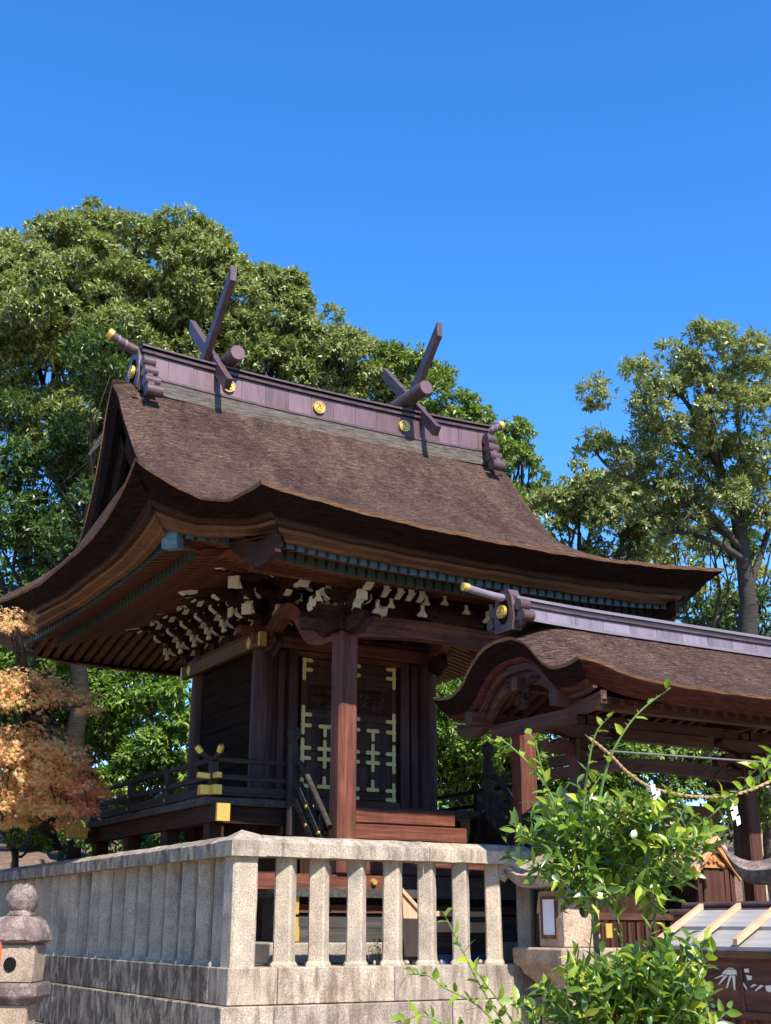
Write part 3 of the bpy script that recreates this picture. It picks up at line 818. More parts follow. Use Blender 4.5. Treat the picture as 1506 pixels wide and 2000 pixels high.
# doors
zb, zt = 2.03, 3.955
for s in (-1, 1):
    x0, x1 = (CX - 0.765, CX - 0.004) if s < 0 else (CX + 0.004, CX + 0.765)
    m = MB(); m.box((x0, yf - 0.045, zb), (x1, yf - 0.02, zt)); door = m.build('door', COLW['Z'], hall)
    m = MB()
    out = x0 if s < 0 else x1; inn = x1 if s < 0 else x0
    for xx in (out - s * 0.035, inn + s * 0.035): m.box((xx - 0.035, yf - 0.075, zb), (xx + 0.035, yf - 0.045, zt))
    zz = [zb + 0.05, zb + 0.155, 2.56, 2.70, 3.01, 3.16, 3.68, 3.80, 3.92]
    for z in zz: m.box((x0 + 0.07, yf - 0.070, z - 0.033), (x1 - 0.07, yf - 0.045, z + 0.033))
    xm = (x0 + x1) / 2
    m.box((xm - 0.03, yf - 0.068, zb + 0.19), (xm + 0.03, yf - 0.045, 2.98)); m.build('door_rail', COLW['X'], door)
    # carved openwork panel
    m = MB(); nx, nz = 26, 14
    rr = random.Random(5 + s); ph = [rr.uniform(0, 6) for _ in range(6)]
    rows = []
    for j in range(nz + 1):
        row = []
        for i in range(nx + 1):
            u, v = i / nx, j / nz
            h = math.sin(u * 17 + ph[0] + 3 * math.sin(v * 9 + ph[1])) * math.cos(v * 12 + ph[2] + 2.5 * math.sin(u * 8 + ph[3]))
            e = min(1, 6 * min(u, 1 - u, v, 1 - v))
            row.append((lerp(x0 + 0.12, x1 - 0.12, u), yf - 0.05 - 0.028 * max(-0.3, h) * e, lerp(3.24, 3.60, v)))
        rows.append(row)
    m.grid(rows); m.build('carved_panel', DARK['X'], door, smooth=True)
    # brass fittings
    def pill(m, cx, cz, hx, hz, y):
        r = min(hx, hz); pts = []
        for a in np.linspace(0, 2 * math.pi, 20, endpoint=False):
            pts.append((cx + (hx - r) * (1 if math.cos(a) > 0 else -1) + r * math.cos(a), cz + (hz - r) * (1 if math.sin(a) > 0 else -1) + r * math.sin(a)))
        m.prism(pts, XZ, y, y - 0.006)
    yb0 = yf - 0.0755
    def bar(name, parts):
        m = MB()
        for k, (cx, cz, hx, hz) in enumerate(parts): pill(m, cx, cz, hx, hz, yb0 - 0.0015 * k)
        m.build(name, BRASS, door)
    w_ = 0.027
    for xx, sd in ((out - s * 0.035, -s), (inn + s * 0.035, s)):
        for (zc, hz, br) in ((3.80, 0.165, (3.925, 3.79)), (3.085, 0.205, (3.16, 3.01)), (2.63, 0.205, (2.70, 2.56)), (2.14, 0.155, (2.185, 2.06))):
            bar('door_fitting', [(xx, zc, w_, hz)] + [(xx + sd * 0.05, b, 0.085, w_) for b in br])
    bar('door_fitting', [(xm, 3.01, 0.105, w_), (xm, 2.945, w_, 0.085)])
    bar('door_fitting', [(xm, 2.63, w_, 0.20), (xm, 2.70, 0.115, w_), (xm, 2.56, 0.115, w_)])
    bar('door_fitting', [(xm, zb + 0.155, 0.105, w_), (xm, zb + 0.215, w_, 0.085)])

# --- brackets: white-tipped arms stepping out under the eaves
def arm_profile(L, h):
    return [(0, 0), (L, 0), (L, -h * 0.45), (L - 0.03, -h * 0.75), (L - 0.10, -h), (0, -h)]
class Brackets:
    """one bracket set: dark arms (a part) and their white end faces (its sub-parts)"""
    def __init__(s): s.m = MB(); s.w = []
    def arm(s, p, d, L, wd=0.085, h=0.12, tip=True, both=False):
        p = Vector(p); d = Vector(d).normalized(); side = Vector((-d.y, d.x, 0))
        prof = arm_profile(L, h)
        if both: prof = [(-u, v) for u, v in prof[1:][::-1]][1:] + prof[1:]
        if both:
            q = arm_profile(L, h); prof = [(-u, v) for u, v in q[1:5]][::-1] + q[1:5]
            prof = [(-L + 0.10, -h), (-L + 0.03, -h * 0.75), (-L, -h * 0.45), (-L, 0), (L, 0), (L, -h * 0.45), (L - 0.03, -h * 0.75), (L - 0.10, -h)]
        f = lambda u, v, e: tuple(p + d * u + side * e + Vector((0, 0, v)))
        s.m.prism(prof, f, -wd / 2, wd / 2)
        if tip:
            for sg in ((1, -1) if both else (1,)):
                wm = MB(); k = wd / 2 + 0.004
                pts = [(L + 0.004, 0.004), (L + 0.004, -h * 0.45), (L - 0.028, -h * 0.78), (L - 0.10, -h - 0.004)]
                inn = [(L - 0.012, 0.004), (L - 0.012, -h * 0.42), (L - 0.05, -h * 0.70), (L - 0.10, -h + 0.003)]
                wm.strip([(sg * u, v) for u, v in pts], [(sg * u, v) for u, v in inn], f, -k, k); s.w.append(wm)
    def block(s, p, a=0.15, h=0.11, tip=None):
        x, y, z = p
        b = a * 0.36
        s.m.add([(x + i * b, y + j * b, z) for i, j in ((-1, -1), (1, -1), (1, 1), (-1, 1))] + [(x + i * a / 2, y + j * a / 2, z + h * 0.45) for i, j in ((-1, -1), (1, -1), (1, 1), (-1, 1))] + [(x + i * a / 2, y + j * a / 2, z + h) for i, j in ((-1, -1), (1, -1), (1, 1), (-1, 1))],
                [(3, 2, 1, 0), (0, 1, 5, 4), (1, 2, 6, 5), (2, 3, 7, 6), (3, 0, 4, 7), (4, 5, 9, 8), (5, 6, 10, 9), (6, 7, 11, 10), (7, 4, 8, 11), (8, 9, 10, 11)])
    def face(s, p, d, wd, h, shear=0.0):
        """a white-painted end grain face standing at p, facing d"""
        p = Vector(p); d = Vector(d).normalized(); side = Vector((-d.y, d.x, 0))
        wm = MB(); f = lambda u, v, e: tuple(p + side * u + Vector((0, 0, v)) + d * e)
        wm.prism([(-wd / 2, 0), (wd / 2, 0), (wd / 2 + shear, h), (-wd / 2 + shear, h)], f, -0.02, 0.006); s.w.append(wm)
    def tooth(s, p, d, k=1.0):
        """a white-painted end face, narrow above and flaring like a tooth below"""
        p = Vector(p); d = Vector(d).normalized(); side = Vector((-d.y, d.x, 0)); wm = MB()
        f = lambda u, v, e: tuple(p + side * (u * k) + Vector((0, 0, v * k)) + d * e)
        wm.prism([(-.058, 0.0), (.058, 0.0), (.062, .022), (.036, .052), (.022, .075), (.022, .135), (-.022, .135), (-.022, .075), (-.036, .052), (-.062, .022)], f, -0.03, 0.006); s.w.append(wm)
    def tail(s, p, d, L, slope=0.35):
        """slanting tail ending in a white curled tip"""
        p = Vector(p); d = Vector(d).normalized(); side = Vector((-d.y, d.x, 0))
        f = lambda u, v, e: tuple(p + d * u + side * e + Vector((0, 0, v)))
        top = [(0, 0), (L * 0.5, -L * slope * 0.5), (L, -L * slope + 0.05), (L + 0.13, -L * slope + 0.15)]
        bot = [(0, -0.13), (L * 0.5, -L * slope * 0.5 - 0.13), (L, -L * slope - 0.07), (L + 0.15, -L * slope + 0.06)]
        s.m.strip(top[:3], bot[:3], f, -0.05, 0.05)
        wm = MB(); t2 = smooth_tab([(L - 0.16, -L * slope + 0.035), (L - 0.05, -L * slope + 0.03), (L + 0.03, -L * slope + 0.06), (L + 0.13, -L * slope + 0.17)], 3)
        b2 = smooth_tab([(L - 0.16, -L * slope - 0.01), (L - 0.04, -L * slope - 0.045), (L + 0.07, -L * slope - 0.01), (L + 0.155, -L * slope + 0.13)], 3)
        wm.strip(t2, b2, f, -0.058, 0.058); s.w.append(wm)
    def build(s, parent):
        o = s.m.build('bracket_set', DARK['X'], parent)
        for wm in s.w: wm.build('white_tip', WHITE, o)
        return o
def bracket_set(x, y, d, tail=True, seed=0):
    b = Brackets(); D = Vector(d); S = Vector((-D.y, D.x, 0)); p = Vector((x, y, 0))
    b.block((x, y, 4.31), 0.18, 0.12)
    b.arm(p + Vector((0, 0, 4.52)), D, 0.34, 0.075, 0.10); b.arm(p + Vector((0, 0, 4.52)), S, 0.24, 0.075, 0.10, both=True)
    q = p + D * 0.32; b.block((q.x, q.y, 4.52), 0.13, 0.085); b.tooth(q + D * 0.06 + Vector((0, 0, 4.34)), D)
    b.arm(q + Vector((0, 0, 4.70)), S, 0.25, 0.075, 0.10, both=True); b.arm(p + Vector((0, 0, 4.70)), D, 0.60, 0.075, 0.10)
    for k in (-0.22, 0.22):
        r_ = q + S * k; b.block((r_.x, r_.y, 4.70), 0.11, 0.08); b.tooth(r_ + D * 0.06 + Vector((0, 0, 4.68)), D, 0.85)
        b.tooth(p + S * k + D * 0.07 + Vector((0, 0, 4.50)), D, 0.8)
    q2 = p + D * 0.60; b.block((q2.x, q2.y, 4.70), 0.12, 0.08)
    b.arm(q2 + Vector((0, 0, 4.87)), S, 0.23, 0.07, 0.09, both=True); b.arm(p + Vector((0, 0, 4.87)), D, 0.84, 0.075, 0.10)
    for k in (-0.2, 0.2): b.tooth(q2 + S * k + D * 0.06 + Vector((0, 0, 4.84)), D, 0.75)
    b.tooth(q2 + D * 0.26 + Vector((0, 0, 4.72)), D, 1.0)
    if tail: b.tail(p + D * 0.35 + Vector((0, 0, 5.02)), D, 0.68)
    b.face(q + D * 0.10 + Vector((0, 0, 4.42)), D, 0.09, 0.09)
    b.build(hall)
for k, y in enumerate((5.05, 5.62, 6.19, 6.76, 7.33)): bracket_set(xl, y, (-1, 0, 0), k % 2 == 0)
for k, x in enumerate((2.81, 3.38, 3.95, 4.52, 4.95)): bracket_set(x, yf, (0, -1, 0), k % 2 == 1)
b = Brackets()       # corner set, arms on both faces and on the diagonal
p = Vector((xl, yf, 0))
b.block((xl, yf, 4.31), 0.22, 0.13)
for D in (Vector((-1, 0, 0)), Vector((0, -1, 0))):
    S = Vector((-D.y, D.x, 0))
    b.arm(p + Vector((0, 0, 4.55)), D, 0.45); b.arm(p + Vector((0, 0, 4.76)), D, 0.80)
    q = p + D * 0.4; b.block((q.x, q.y, 4.55), 0.15, 0.1); b.arm(q + Vector((0, 0, 4.76)), S, 0.36, both=True)
    q2 = p + D * 0.78; b.block((q2.x, q2.y, 4.76), 0.14, 0.09); b.arm(q2 + Vector((0, 0, 4.95)), S, 0.36, h=0.11, both=True)
    b.tail(p + D * 0.3 + Vector((0, 0, 5.0)), D, 0.9); b.face(q + D * 0.13 + Vector((0, 0, 4.42)), D, 0.13, 0.13)
D = Vector((-1, -1, 0)).normalized()
b.arm(p + Vector((0, 0, 4.56)), D, 0.62, 0.11, 0.14); b.arm(p + Vector((0, 0, 4.78)), D, 1.12, 0.11, 0.14)
b.face(p + D * 1.20 + Vector((0, 0, 4.60)), D, 0.15, 0.16); b.tail(p + D * 0.5 + Vector((0, 0, 5.12)), D, 1.25, 0.30)
b.face(p + D * 1.72 + Vector((0, 0, 4.74)), D, 0.17, 0.12, -0.04)
b.face(p + D * 0.70 + Vector((0, 0, 4.36)), D, 0.14, 0.15)
b.build(hall)
# wall purlins carried by the brackets
m = MB()
m.box((1.42, 3.0, 4.82), (1.54, 8.4, 4.95)); m.box((1.0, 3.68, 4.83), (6.2, 3.80, 4.96)); m.build('purlin', DARK['Y'], hall)

# --- front canopy (kohai): pillars, carved beam, brackets
yp = 2.08
def carved(name, parent, c, r, seed, mat=DARK['X'], lobes=6):
    """carved head: a curling trunk-like snout with swirled relief"""
    rr = random.Random(seed); m = MB(); n1, n2 = 22, 16; rows = []
    ph = [rr.uniform(0, 6) for _ in range(4)]
    for i in range(n1 + 1):
        th = math.pi * i / n1; row = []
        for j in range(n2 + 1):
            f = 2 * math.pi * j / n2
            k = 1 + 0.16 * math.sin(lobes * th + ph[0] + 2 * math.sin(f)) * math.sin(th) + 0.12 * math.cos(5 * f + ph[1] + 3 * th) * math.sin(th)
            row.append((c[0] + r[0] * k * math.cos(th), c[1] + r[1] * k * math.sin(th) * math.cos(f), c[2] + r[2] * k * math.sin(th) * math.sin(f)))
        rows.append(row)
    m.grid(rows); return m.build(name, mat, parent, smooth=True)
for x in (2.245, 4.895):
    m = MB(); m.cbox((x, yp, (0.92 + 3.80) / 2), (0.25, 0.25, 3.80 - 0.92), None, 0.028); m.build('pillar', RED['Z'], hall)
    b = Brackets()
    b.block((x, yp, 3.80), 0.34, 0.16)
    for D in ((1, 0, 0),): 
        b.arm((x, yp, 4.10), D, 0.50, 0.10, 0.14, both=True); b.arm((x, yp, 4.30), D, 0.34, 0.10, 0.13, both=True)
    for k in (-0.42, 0.0, 0.42): b.block((x + k, yp, 4.10), 0.15, 0.09); b.tooth((x + k, yp - 0.08, 4.12), (0, -1, 0), 0.95)
    b.arm((x, yp, 4.24), (0, -1, 0), 0.42, 0.11, 0.14); b.face((x, yp - 0.43, 4.12), (0, -1, 0), 0.14, 0.10); b.arm((x, yp, 4.10), (0, -1, 0), 0.30, 0.10, 0.12)
    b.face((x + 0.04, yp - 0.46, 4.24), (0, -1, 0), 0.11, 0.10, 0.06)
    for k in (-0.5, 0.5): b.face((x + k, yp - 0.065, 4.05), (0, -1, 0), 0.09, 0.12, 0.03)
    b.build(hall)
    sgn = -1 if x < CX else 1
    carved('carved_nosing', hall, (x + sgn * 0.33, yp, 3.88), (0.30, 0.13, 0.15), 3)
    carved('carved_nosing', hall, (x, yp - 0.30, 3.87), (0.13, 0.26, 0.14), 8)
m = MB(); n = 16
tp = [(lerp(2.36, 4.78, t), 4.00 + 0.05 * math.sin(math.pi * t)) for t in np.linspace(0, 1, n)]
bt = [(lerp(2.36, 4.78, t), 3.74 + 0.075 * math.sin(math.pi * t)) for t in np.linspace(0, 1, n)]
m.strip(tp, bt, XZ, yp - 0.09, yp + 0.09); beam = m.build('carved_beam', RED['X'], hall)
for s in (-1, 1):     # swirl relief at both ends of the beam
    m = MB(); rr = random.Random(4)
    for k in range(7):
        cx = CX + s * (1.10 - 0.10 * k); cz = 3.90 + 0.055 * math.sin(k * 2.1) + 0.02
        pts = [(cx + s * 0.055 * (1 - t * 0.6) * math.cos(5.5 * t + k), yp - 0.092, cz + 0.05 * (1 - t * 0.6) * math.sin(5.5 * t + k)) for t in np.linspace(0, 1, 8)]
        m.tube(pts, [0.011] * 8, 6)
    m.build('swirl_relief', RED['X'], beam, smooth=True)
m = MB(); m.box((0.95, yp - 0.07, 4.40), (6.2, yp + 0.07, 4.52)); m.build('canopy_purlin', RED['X'], hall)
m = MB(); m.box((2.4, yp + 0.10, 4.04), (4.74, yp + 0.14, 4.42)); m.build('beam_infill', DARK['X'], hall)
# frog-leg strut with openwork carving
strut = carved('carved_strut', hall, (CX + 0.25, yp - 0.02, 4.16), (0.50, 0.09, 0.17), 12, DARK['X'], 9)
for k, x in enumerate((2.70, 2.90, 3.06, 3.22)):
    b = Brackets(); b.arm((x + 0.02, yp, 4.40), (0, -1, 0), 0.20, 0.07, 0.12); b.face((x, yp - 0.20, 4.31), (0, -1, 0), 0.085, 0.055, 0.05); b.build(hall)
for x, z, wd, h, sh in ((2.62, 4.06, 0.10, 0.15, 0.04), (2.82, 4.16, 0.08, 0.12, 0.0), (3.28, 4.10, 0.09, 0.14, -0.02), (3.34, 4.26, 0.10, 0.08, 0), (3.62, 4.30, 0.10, 0.09, 0), (3.95, 4.22, 0.12, 0.10, 0.0), (4.28, 4.14, 0.10, 0.15, 0.04), (4.34, 4.28, 0.11, 0.09, 0.0), (4.62, 4.20, 0.13, 0.07, 0.03)):
    b = Brackets(); b.m.cbox((x, yp - 0.02, z + h / 2), (wd, 0.22, h * 0.9))
    if sh == 0 or h > 0.13: b.tooth((x, yp - 0.14, z - 0.01), (0, -1, 0), 0.85 if h < 0.13 else 1.1)
    else: b.face((x, yp - 0.14, z), (0, -1, 0), wd, h, sh)
    b.build(hall)
# curved tie beams from hall column to canopy pillar
for x in (2.235, 4.905):
    pts = smooth_tab([(4.36, 4.06), (4.15, 4.34), (3.72, 4.50), (3.28, 4.36), (2.85, 3.98), (2.20, 3.90)], 5)
    lo = []
    for i, p_ in enumerate(pts):
        a = pts[max(0, i - 1)]; c = pts[min(len(pts) - 1, i + 1)]; t = Vector((c[0] - a[0], c[1] - a[1])).normalized()
        lo.append((p_[0] + t.y * 0.22, p_[1] - t.x * 0.22 if t.x > 0 else p_[1] + t.x * 0.22))
        lo[-1] = (p_[0] - t.y * 0.20, p_[1] + t.x * 0.20)
    m = MB(); m.strip(pts, lo, YZ, x - 0.075, x + 0.075); m.build('curved_tie_beam', RED['Y'], hall)
    carved('carved_nosing', hall, (x, yf - 0.32, 4.05), (0.10, 0.20, 0.17), 21)

# --- veranda, railing, stairs, lower platform
dx0, dx1, dy0, dy1 = 1.0, 6.14, 3.22, 8.0
m = MB()
m.box((dx0, dy0, 1.765), (dx1, dy1, 1.835))
rr = random.Random(2)
x = dx0
while x < dx1 - 0.05:        # board ends along the front edge
    wd = rr.uniform(0.26, 0.34); m.box((x + 0.004, dy0 - rr.uniform(0.005, 0.03), 1.758), (min(dx1, x + wd), dy0 + 0.05, 1.842 + rr.uniform(-0.004, 0.006))); x += wd
y = dy0 + 0.02
while y < dy1 - 0.05:
    wd = rr.uniform(0.26, 0.34); m.box((dx0 - rr.uniform(0.005, 0.03), y + 0.004, 1.757), (dx0 + 0.05, min(dy1, y + wd), 1.843 + rr.uniform(-0.004, 0.006))); y += wd
m.build('veranda_floor', GREYW['Y'], hall)
m = MB(); m.box((dx0 + 0.10, dy0 + 0.06, 1.55), (2.15, dy0 + 0.22, 1.755)); m.build('front_joist', DARK['X'], hall)
m = MB(); m.box((4.95, dy0 + 0.06, 1.55), (dx1 + 0.12, dy0 + 0.22, 1.755)); m.build('front_joist', DARK['X'], hall)
m = MB(); m.box((dx0 + 0.06, dy0 - 0.16, 1.552), (dx0 + 0.22, dy1 + 0.3, 1.754)); oj = m.build('side_joist', DARK['Y'], hall)
m = MB(); m.cbox((dx0 + 0.14, dy0 - 0.165, 1.653), (0.172, 0.05, 0.212), None, 0.006); m.build('gilt_end', GOLD, oj)
m = MB(); m.box((0.72, dy1 - 0.30, 1.60), (dx0 + 0.1, dy1 - 0.14, 1.753)); oj = m.build('rear_joist', DARK['X'], hall)
m = MB(); m.cbox((0.76, dy1 - 0.22, 1.677), (0.32, 0.172, 0.165), None, 0.006); m.build('gilt_end', GOLD, oj)
for (x, y) in [(1.18, 3.42), (1.18, 4.92), (1.18, 6.42), (1.18, 7.86), (2.12, 3.36), (5.02, 3.36), (6.0, 3.4), (6.0, 5.0), (6.0, 6.5), (6.0, 7.9)]:
    m = MB(); m.cbox((x, y, 0.86), (0.20, 0.20, 1.40), None, 0.015); m.build('veranda_post', DARK['Z'], hall)
m = MB()
for z in (0.5, 1.05): m.box((1.14, 3.5, z), (1.20, 7.8, z + 0.10))
m.box((1.3, 3.40, 0.9), (2.05, 3.46, 1.0)); m.build('under_rail', DARK['Y'], hall)
m = MB(); m.box((2.2, 3.6, 0.15), (4.9, 6.7, 1.74)); m.build('underfloor_wall', DARK['Z'], hall)

def railing(parent):
    rx, ry = 1.10, 3.32
    zt_, zm, zl = 2.31, 2.10, 1.93
    for s in (-1, 1):
        X = CX + s * (CX - rx); nx = CX + s * 1.48
        # front run
        m = MB(); n = 12
        xs = np.linspace(0, 1, n)
        pts = [(lerp(nx, X, t), ry, zt_) for t in np.linspace(0, 1, 6)] + [(X + s * 0.09, ry, zt_ + 0.02), (X + s * 0.17, ry, zt_ + 0.075), (X + s * 0.22, ry, zt_ + 0.125)]
        m.tube(pts, 0.034, 12); m.build('top_rail', BLACKW['X'], parent, smooth=True)
        m = MB(); m.tube([pts[-2], pts[-1], (X + s * 0.235, ry, zt_ + 0.14)], [0.041, 0.041, 0.03], 14); m.build('gilt_tip', GOLD, parent, smooth=True)
        m = MB(); m.box((nx, ry - 0.028, zm - 0.03), (X + s * 0.17, ry + 0.028, zm + 0.03)); m.build('middle_rail', BLACKW['X'], parent)
        m = MB(); m.cbox((X + s * 0.12, ry, zm + 0.002), (0.17, 0.064, 0.070), Matrix.Rotation(-s * 0.06, 3, 'Y'), 0.004); m.build('gilt_end', GOLD, parent)
        m = MB(); m.box((nx, ry - 0.05, zl - 0.055), (X + s * 0.12, ry + 0.05, zl + 0.055)); m.build('bottom_rail', BLACKW['X'], parent)
        m = MB(); m.cbox((X + s * 0.10, ry, zl), (0.15, 0.108, 0.118), None, 0.004); m.build('gilt_end', GOLD, parent)
        # side run
        m = MB()
        pts = [(X, lerp(7.9, ry, t), zt_ - 0.001) for t in np.linspace(0, 1, 8)] + [(X, ry - 0.09, zt_ + 0.02), (X, ry - 0.17, zt_ + 0.075), (X, ry - 0.22, zt_ + 0.125)]
        m.tube(pts, 0.033, 12); m.build('top_rail', BLACKW['Y'], parent, smooth=True)
        m = MB(); m.tube([pts[-2], pts[-1], (X, ry - 0.235, zt_ + 0.14)], [0.041, 0.041, 0.03], 14); m.build('gilt_tip', GOLD, parent, smooth=True)
        m = MB(); m.box((X - 0.027, ry - 0.17, zm - 0.029), (X + 0.027, 7.9, zm + 0.029)); m.build('middle_rail', BLACKW['Y'], parent)
        m = MB(); m.cbox((X, ry - 0.12, zm + 0.002), (0.064, 0.17, 0.070), None, 0.004); m.build('gilt_end', GOLD, parent)
        m = MB(); m.box((X - 0.049, ry - 0.12, zl - 0.054), (X + 0.049, 8.2, zl + 0.054)); m.build('bottom_rail', BLACKW['Y'], parent)
        m = MB(); m.cbox((X, ry - 0.10, zl), (0.108, 0.15, 0.118), None, 0.004); m.build('gilt_end', GOLD, parent)
        m = MB(); m.cbox((X, 8.18, zl), (0.108, 0.16, 0.118), None, 0.004); m.build('gilt_end', GOLD, parent)
        m = MB(); m.tube([(X, 8.05, zt_), (X, 8.25, zt_ + 0.1)], 0.04, 12); m.build('gilt_tip', GOLD, parent, smooth=True)
        for y in (ry, 4.85, 6.35, 7.85):
            m = MB(); m.cbox((X, y, 2.06), (0.10, 0.10, 0.45), None, 0.008); m.build('rail_post', BLACKW['Z'], parent)
            for z in (zm, zl):
                if y > ry:
                    m = MB(); m.tube([(X - 0.062 if s < 0 else X + 0.062, y, z), (X, y, z)], 0.022, 10); m.build('gilt_boss', GOLD, parent)
        # newel and sloping stair rail
        m = MB(); m.lathe([(0.075, 1.42), (0.075, 2.30), (0.085, 2.31), (0.085, 2.36), (0.072, 2.37), (0.072, 2.50), (0.06, 2.53), (0.045, 2.56), (0.06, 2.59), (0.088, 2.64), (0.09, 2.69), (0.07, 2.735), (0.03, 2.765), (0.004, 2.79)], (nx, 3.12, 0), 20)
        m.build('newel', BLACKW['Z'], parent, smooth=True)
        cv = smooth_tab([(3.10, 2.30), (2.95, 2.29), (2.82, 2.20), (2.60, 1.98), (2.35, 1.72), (2.10, 1.46)], 4)
        m = MB(); m.tube([(nx, y, z) for y, z in cv], 0.036, 12); m.build('stair_hand_rail', BLACKW['Y'], parent, smooth=True)
        for dz, hh in ((-0.20, 0.045), (-0.42, 0.055)):
            m = MB(); m.strip([(3.10, 2.26 + dz + 0.04), (2.93, 2.21 + dz + hh), (2.10, 1.36 + dz + hh)], [(3.10, 2.26 + dz - 0.05), (2.93, 2.20 + dz - hh), (2.10, 1.35 + dz - hh)], YZ, nx - 0.04, nx + 0.04)
            m.build('stair_rail', BLACKW['Y'], parent)
        m = MB(); m.strip([(3.2, 1.83), (2.05, 0.86)], [(3.2, 1.5), (2.05, 0.72)], YZ, nx - s * 0.09, nx - s * 0.03); m.build('stringer', DARK['Y'], parent)
        for t in (0.35, 0.75):
            y = lerp(2.95, 2.1, t); z = lerp(2.22, 1.40, t)
            m = MB(); m.cbox((nx, y, z - 0.24), (0.055, 0.055, 0.52)); m.build('rail_post', BLACKW['Z'], parent)
            for q in (0.20, 0.42):
                m = MB(); m.tube([(nx - 0.055, y, z - q), (nx + 0.055, y, z - q)], 0.022, 10); m.build('gilt_boss', GOLD, parent)
railing(hall)
for k in range(5):
    zt_ = 0.94 + 0.22 * k; y0 = 2.24 + 0.2 * k
    m = MB(); e = 0.05 * (4 - k); m.cbox((CX - 0.01, y0 + 0.18, zt_ - 0.115), (1.78 + 2 * e, 0.36, 0.19), None, 0.012); m.build('stair_tread', RED['X'], hall)
m = MB(); m.box((2.45, 2.5, 0.72), (4.7, 3.3, 0.9)); m.build('stair_base', DARK['X'], hall)
m = MB(); m.box((0.9, 2.0, 0.752), (6.24, 2.16, 0.925)); o = m.build('sill_beam', RED['X'], hall)
m = MB(); m.tube([(2.62, 1.955, 0.85), (2.62, 1.998, 0.85)], [0.03, 0.042], 14); m.build('gilt_boss', GOLD, o)
m = MB(); m.box((1.28, 1.34, 0.665), (5.9, 2.5, 0.745))
x = 1.28
while x < 5.85:
    wd = rr.uniform(0.22, 0.30); m.box((x + 0.003, 1.33 - rr.uniform(0, 0.02), 0.66), (min(5.9, x + wd), 1.40, 0.749 + rr.uniform(-0.004, 0.004))); x += wd
m.build('lower_platform', GREYW['Y'], hall)
m = MB(); m.box((1.20, 1.46, 0.50), (5.9, 1.56, 0.585)); m.build('platform_beam', RED['X'], hall)
m = MB(); m.box((1.36, 1.50, 0.345), (5.86, 1.55, 0.475)); m.box((1.36, 1.495, 0.20), (5.86, 1.545, 0.34)); m.build('platform_skirt', GREYW['X'], hall)
m = MB(); m.box((1.36, 1.6, 0.21), (5.86, 2.3, 0.655)); m.build('platform_core', BLACKW['X'], hall)
for x, z, hh in ((1.24, 0.58, 0.20), (1.28, 0.40, 0.10), (1.29, 0.28, 0.15)):
    m = MB(); m.cbox((x + 0.04, 1.43, z), (0.17 if hh > 0.18 else 0.09, 0.10, hh), None, 0.006); m.build('gilt_fitting', GOLD, hall)
m = MB(); m.box((1.0, 1.30, -0.019), (6.1, 3.0, 0.195)); m.box((0.9, 3.0, -0.019), (6.25, 8.2, 0.16)); m.build('stone_footing', GRAN, hall, bevel=0.015)

# =================================================================== GATE BUILDING
gate = thing('gate_hall', 'small roofed gate hall with an undulating bark gable in front of the large shrine hall', 'gate hall', (6.0, 0.32, 0))
GY, GX0, GX1 = 0.32, 3.3, 9.6
KH = smooth_tab([(0, 3.475), (0.2, 3.465), (0.4, 3.405), (0.58, 3.285), (0.74, 3.13), (0.88, 3.035), (1.05, 2.99), (1.25, 3.0), (1.43, 3.035)], 4)
RG = smooth_tab([(0, 3.82), (0.2, 3.69), (0.5, 3.43), (0.8, 3.19), (1.1, 3.00), (1.43, 2.855)], 4)
def gz(X, dy):
    t = max(0, min(1, (X - GX0) / 0.85)); t = t * t * (3 - 2 * t)
    return lerp(interp(KH, abs(dy)), interp(RG, abs(dy)), t) + 0.10 * max(0, 1 - (X - GX0) / 2.2) ** 2 * t * max(0, (abs(dy) - 0.9) / 0.53) + 0.6 * wob(X * 1.7, dy * 2)
dys = [-(1.43) + 2.86 * i / 64 for i in range(65)]
xs = [GX0 + 0.03 * i for i in range(30)] + list(np.linspace(GX0 + 0.9, GX1, 40))
m = MB(); m.grid([[(x, GY + d, gz(x, d)) for d in dys] for x in xs]); m.build('roof', BARK, gate, smooth=True)
m = MB(); m.grid([[(GX0 - 0.005, GY + d, gz(GX0, d) + 0.008) for d in dys], [(GX0 + 0.01, GY + d, gz(GX0, d) - 0.026) for d in dys]])
fx = [GX0 + (GX1 - GX0) * i / 50 for i in range(51)]
for s in (-1, 1): m.grid([[(x, GY + s * 1.435, gz(x, 1.43) + 0.008) for x in fx], [(x, GY + s * 1.42, gz(x, 1.43) - 0.022) for x in fx]])
m.build('bark_lip', BARKLIP, gate, smooth=True)
def shrink(d, k): return d * k
m = MB(); m.grid([[(GX0 + 0.01, GY + d, gz(GX0, d) - 0.026) for d in dys], [(GX0 + 0.07, GY + d * 0.985, gz(GX0, d) - 0.12) for d in dys], [(GX0 + 0.15, GY + d * 0.96, gz(GX0, d) - 0.205) for d in dys]]); m.build('bark_edge', BARKCUT, gate, smooth=True)
m = MB()
m.grid([[(GX0 + 0.15, GY + d * 0.96, gz(GX0, d) - 0.205) for d in dys], [(GX0 + 0.19, GY + d * 0.95, gz(GX0, d) - 0.25) for d in dys], [(GX0 + 0.30, GY + d * 0.95, gz(GX0, d) - 0.25) for d in dys]])
for s in (-1, 1): m.grid([[(max(x, GX0 + 0.012), GY + s * 1.42, gz(x, 1.43) - 0.022) for x in fx], [(max(x, GX0 + 0.075), GY + s * 1.35, gz(x, 1.43) - 0.10) for x in fx], [(max(x, GX0 + 0.155), GY + s * 1.22, gz(x, 1.43) - 0.18) for x in fx]])
m.build('red_bark_edge', BARKRED, gate, smooth=True)
